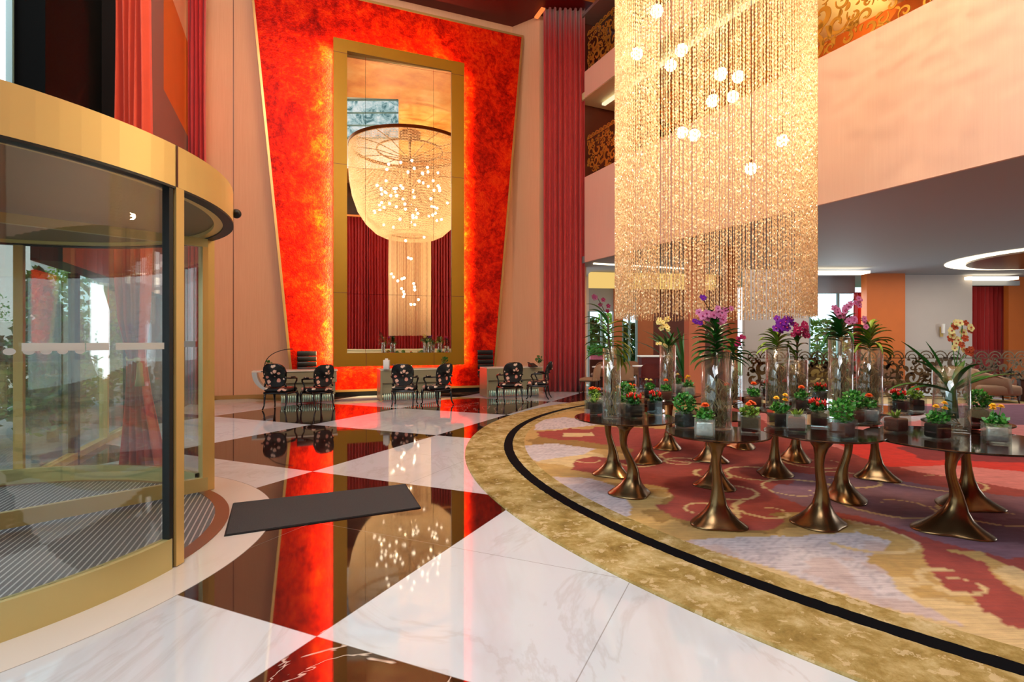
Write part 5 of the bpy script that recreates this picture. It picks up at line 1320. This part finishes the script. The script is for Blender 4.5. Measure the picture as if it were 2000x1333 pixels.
for k in range(12):
    a = 2 * PI * k / 12; MB().tube([(0, 0, 9.9), (1.5 * math.cos(a), 1.5 * math.sin(a), 10.3), (2.7 * math.cos(a), 2.7 * math.sin(a), 10.4)], .022, 6).build('spoke', 'antique_bronze', chd)
bm_ = MB().sphere((0, 0, 0), .062, 12, 8); b0_ = None
rnd = random.Random(21)
for k in range(64):
    zz = 6.8 + 2.7 * rnd.random(); a = k * 2.39996 + rnd.uniform(-.3, .3); rr = rnd.uniform(.9, 1.95) * (0.62 + .38 * math.sin((zz - 6.6) / 2.9 * PI)); e = (rr * math.cos(a), rr * math.sin(a), zz)
    arm = MB().tube([(0, 0, 8.0 + (zz - 8) * .35), (rr * .5 * math.cos(a), rr * .5 * math.sin(a), 8 + (zz - 8) * .8), (e[0] * .96, e[1] * .96, zz)], .013, 5).build('arm', 'antique_bronze', chd)
    if b0_ is None: b0_ = bm_.build('bulb', 'bulb', arm, loc=e)
    else: b = b0_.copy(); COL.objects.link(b); b.parent = arm; b.location = e
BU = [(1283, 22, 5.1), (1244, 105, 5.5), (1331, 98, 5.2), (1310, 128, 5.6), (1408, 145, 5.0), (1442, 150, 5.5), (1392, 197, 5.2), (1431, 189, 5.6), (1332, 259, 5.6), (1356, 264, 5.4), (1528, 275, 5.3), (1467, 330, 5.4), (1370, -60, 5.6), (1300, -150, 5.9), (1470, -200, 5.9)]
b1_ = None; bs_ = MB().sphere((0, 0, 0), .058, 14, 10)
for (u, v, Y) in BU:
    p = at(u, v, Y); l = (p[0] - CHX, p[1] - CHY, p[2])
    cd = MB().tube([(l[0], l[1], ZN), (l[0], l[1], l[2] + .085)], .004, 5).build('pendant_cord', 'antique_bronze', chd)
    MB().tube([(l[0], l[1], l[2] + .05), (l[0], l[1], l[2] + .11)], [.022, .012], 8).build('bulb_cap', 'antique_bronze', cd)
    if b1_ is None: b1_ = bs_.build('bulb', 'bulb', cd, loc=l)
    else: b = b1_.copy(); COL.objects.link(b); b.parent = cd; b.location = l
for l in ((-.3, .0, 4.4), (.3, -.1, 3.9), (0, .1, 5.3), (.05, .0, 3.2)): point('bulb_light', (CHX + l[0], CHY + l[1], l[2]), 70, (1, .80, .52), .05)
for k in range(5): point('bulb_light', (CHX + 1.3 * math.cos(k * 1.257), CHY + 1.3 * math.sin(k * 1.257), 7.9), 330, (1, .82, .52), .05)

# ================================================================ LOUNGE FURNITURE AND SCREENS
SY = 14.3
sx0 = 1461
edges = [1461, 1560, 1660, 1768, 1880, 2010]
for i in range(5):
    rail_panel('screen_panel', ('cut scrollwork screen behind the purple orchid', 'cut scrollwork screen behind the magenta orchid', 'cut scrollwork screen behind the pink orchids', 'brown cut scrollwork screen in front of the white wall, behind the cymbidium', 'brown cut scrollwork screen behind the taupe armchair at the far right')[i], 'scrollwork screens around the lounge', (bx_(edges[i], SY), SY), (bx_(edges[i + 1], SY) - .03, SY), 0.02, 1.13, 'screen_brown', 200 + i, .21, 1.25, 1.5, .3)
struct('trim_step', MB().box((bx_(1640, 14.6), 14.45, .01), (5.6, .06, .02)), 'trim_gold')
def lounge_chair(name, label, loc, rz, w, d_, mat, cushions=0, group=None, cat='armchair', back=.80):
    c = thing(name, label, cat, loc, rz, group)
    MB().rbox((0, 0, .30), (w, d_, .24), .06, 4).build('seat', mat, c)
    b = MB(); n = 14; pr = []
    for i in range(n + 1):
        q = i / n * 2 - 1; x = q * w * .5; y = d_ * .5 - .10 - .55 * d_ * max(0, abs(q) - .55) / .45 * 1.2; h = back - .22 * max(0, abs(q) - .45) / .55
        pr.append((x, y, h))
    vs = []
    for x, y, h in pr: vs += [(x, y, .22), (x * 1.02, y + .05, h), (x * 1.02, y + .13, h - .01), (x, y + .10, .22)]
    fs = []
    for i in range(n): a = 4 * i; fs += [(a, a + 4, a + 5, a + 1), (a + 1, a + 5, a + 6, a + 2), (a + 2, a + 6, a + 7, a + 3), (a + 3, a + 7, a + 4, a)]
    fs += [(0, 1, 2, 3), (4 * n + 3, 4 * n + 2, 4 * n + 1, 4 * n)]; b.add(vs, fs, True); b.build('backrest', mat, c)
    for k in range(cushions): MB().rbox(((k + .5) * w / cushions - w / 2, d_ * .12, .58), (w / cushions - .04, .16, .36), .06, 4).build('cushion', mat, c)
    for sx in (-1, 1):
        for sy in (-1, 1): MB().tube([(sx * (w / 2 - .08), sy * (d_ / 2 - .08), .19), (sx * (w / 2 - .05), sy * (d_ / 2 - .05), .0)], [.025, .015], 8).build('leg', 'dark_wood', c)
    return c
def onfloor(u, v): return (*gp(u, v), 0.0)
lounge_chair('lounge_armchair', 'taupe armchair facing right in front of the screen at the far right', (bx_(1938, 13.3), 13.3, .014), math.radians(72), .80, .85, 'taupe_fabric')
lounge_chair('sofa', 'olive gold sofa with cushions behind the screen, between the magenta and pink orchids', (bx_(1590, 15.6), 15.6, .014), 0.0, 1.9, .8, 'olive_fabric', 3, cat='sofa')
lounge_chair('lounge_armchair', 'brown armchair behind the screen under the orange column', (bx_(1722, 15.3), 15.3, .014), 0.1, .85, .8, 'brown_fabric', back=.86)
o = thing('side_cabinet', 'dark round drum table at the right edge beside the taupe armchair', 'table', (bx_(2016, 13.3), 13.3, .014)); MB().lathe([(.001, 0), (.26, 0), (.28, .02), (.28, .52), (.001, .52)], 32, smooth=False).build('drum', 'dark_wood', o); MB().lathe([(.001, .521), (.30, .521), (.30, .545), (.001, .545)], 32, smooth=False).build('tabletop', 'bronze_top', o)
wl_ = thing('wall_sconce', 'brass wall lamp on the white wall behind the cymbidium', 'wall lamp', (bx_(1838, 18.75), 18.75, 1.72))
MB().box((0, -.02, .1), (.10, .03, .34)).build('back_plate', 'tassel_gold', wl_); MB().lathe([(.05, .0), (.06, .32)], 20, (0, -.09, .05)).build('lamp_shade', 'white_card', wl_)
drape('lounge_curtain', 'deep red curtain in the lounge alcove at the far right', (bx_(1899, 19.9), 19.9), (bx_(1972, 19.9), 19.9), 9, .05, .02, 3.5, 'curtain_red', 31)
drape('lounge_curtain', 'short strip of red curtain beside the lounge window, left of the orange column', (bx_(1668, 18.9), 18.9), (bx_(1694, 18.9), 18.9), 4, .05, .02, 3.2, 'curtain_red', 32)
dc = [(1174, 742, 17.1, .3, 'brown_fabric', 'tan dining chair by the window behind the leftmost orchid'), (1220, 745, 15.1, -.4, 'taupe_fabric', 'taupe dining chair right of the leftmost tall vase'), (1226, 735, 17.5, .2, 'brown_fabric', 'tan dining chair behind the taupe one'), (1152, 745, 14.9, 1.2, 'taupe_fabric', 'pale dining chair at the edge of the crimson curtain'), (1268, 750, 15.9, 0, 'wine_fabric', 'dark wine dining chair left of the yellow orchid vase')]
def dining_chair(mat, lb, loc, rz):
    c = thing('dining_chair', lb, 'chair', loc, rz, 'dining chairs in the lounge')
    MB().rbox((0, 0, .44), (.52, .5, .10), .05, 4).build('seat', mat, c)
    b = MB(); vs = []; n = 10
    for i in range(n + 1):
        q = i / n * 2 - 1; x = q * .28; y = -.22 + .10 * q * q; h = .86 - .12 * q ** 4; vs += [(x, y, .42), (x, y - .05, h), (x, y - .09, h), (x, y - .05, .42)]
    fs = []
    for i in range(n): a = 4 * i; fs += [(a, a + 4, a + 5, a + 1), (a + 1, a + 5, a + 6, a + 2), (a + 2, a + 6, a + 7, a + 3)]
    fs += [(0, 1, 2, 3), (4 * n + 3, 4 * n + 2, 4 * n + 1, 4 * n)]; b.add(vs, fs, True); b.build('backrest', mat, c)
    for sx in (-1, 1):
        for sy in (-1, 1): MB().tube([(sx * .22, sy * .2, .40), (sx * .25, sy * .24, 0)], [.02, .012], 6).build('leg', 'dark_wood', c)
for u, v, Y, r, m_, lb in dc: dining_chair(m_, lb, ((u - CX) * Y / F, Y, 0), r)
def round_dining(u, Y, lb, mat='white_card', h=.74, r=.42):
    o = thing('dining_table', lb, 'table', ((u - CX) * Y / F, Y, 0)); MB().lathe([(.001, h - .03), (r, h - .03), (r, h), (.001, h)], 36, smooth=False).build('tabletop', mat, o)
    MB().lathe([(.22, 0), (.22, .02), (.03, .05), (.03, h - .031)], 24).build('pedestal', 'dark_wood', o)
round_dining(1184, 16.1, 'pale round dining table between the dining chairs at left'); round_dining(1262, 16.75, 'white topped dining table behind the wine dining chair')
cbn = thing('sideboard', 'low dark wine sideboard at the lounge back, left of the brown wall', 'sideboard', (bx_(1283, 17.6), 17.6, 0)); MB().box((0, 0, .53), (1.1, .45, .9)).build('cabinet_body', 'wine_fabric', cbn); MB().box((0, 0, 1.01), (1.2, .5, .05)).build('worktop', 'white_card', cbn)
for sx in (-.5, .5):
    MB().box((sx, 0, .04), (.05, .4, .08)).build('foot', 'dark_wood', cbn)
pk = thing('flower_box', 'small pink flower box standing by the left lounge window', 'flower box', (bx_(1166, 17.6), 17.6, 0.0)); MB().box((0, 0, .45), (.5, .25, .9)).build('stand', 'dark_wood', pk); MB().box((0, 0, .97), (.45, .22, .14)).build('planting_box', 'petal_pink', pk); leafblob(MB(), (0, 0, 1.0), .3, .35, 260, .12, 3).build('foliage', 'leaf_mid', pk)
for i, (u, Y, r, h, lb) in enumerate(((1152, 21.5, .6, 2.2, 'green bush outside the left lounge window'), (1188, 25, 1.0, 2.6, 'larger green bush outside the left lounge window, further back'), (1231, 22, .55, 2.0, 'green bush outside the narrow lounge window'), (1596, 22.5, 1.2, 2.2, 'green bush outside the right lounge window, left one'), (1668, 26, 1.6, 2.4, 'green bush outside the right lounge window, right one'))):
    shrub('garden_bush', lb, ((u - CX) * Y / F, Y), r, h, 'hedge_light' if i % 2 else 'hedge', 300 + i, False, 1100, .2)
pp = thing('potted_palm', 'dark potted palm standing against the brown lounge wall', 'plant', (bx_(1336, 15.6), 15.6, 0)); MB().lathe([(.001, 0), (.18, 0), (.24, .4), (.20, .4), (.001, .36)], 24).build('pot', 'dark_wood', pp)
pl_ = MB()
for i in range(18): strap(pl_, (0, 0, .4), i * 2.4, 1.45 - .03 * i, 1.9, .045, .9, 9)
pl_.build('leaves', 'leaf_dark', pp)
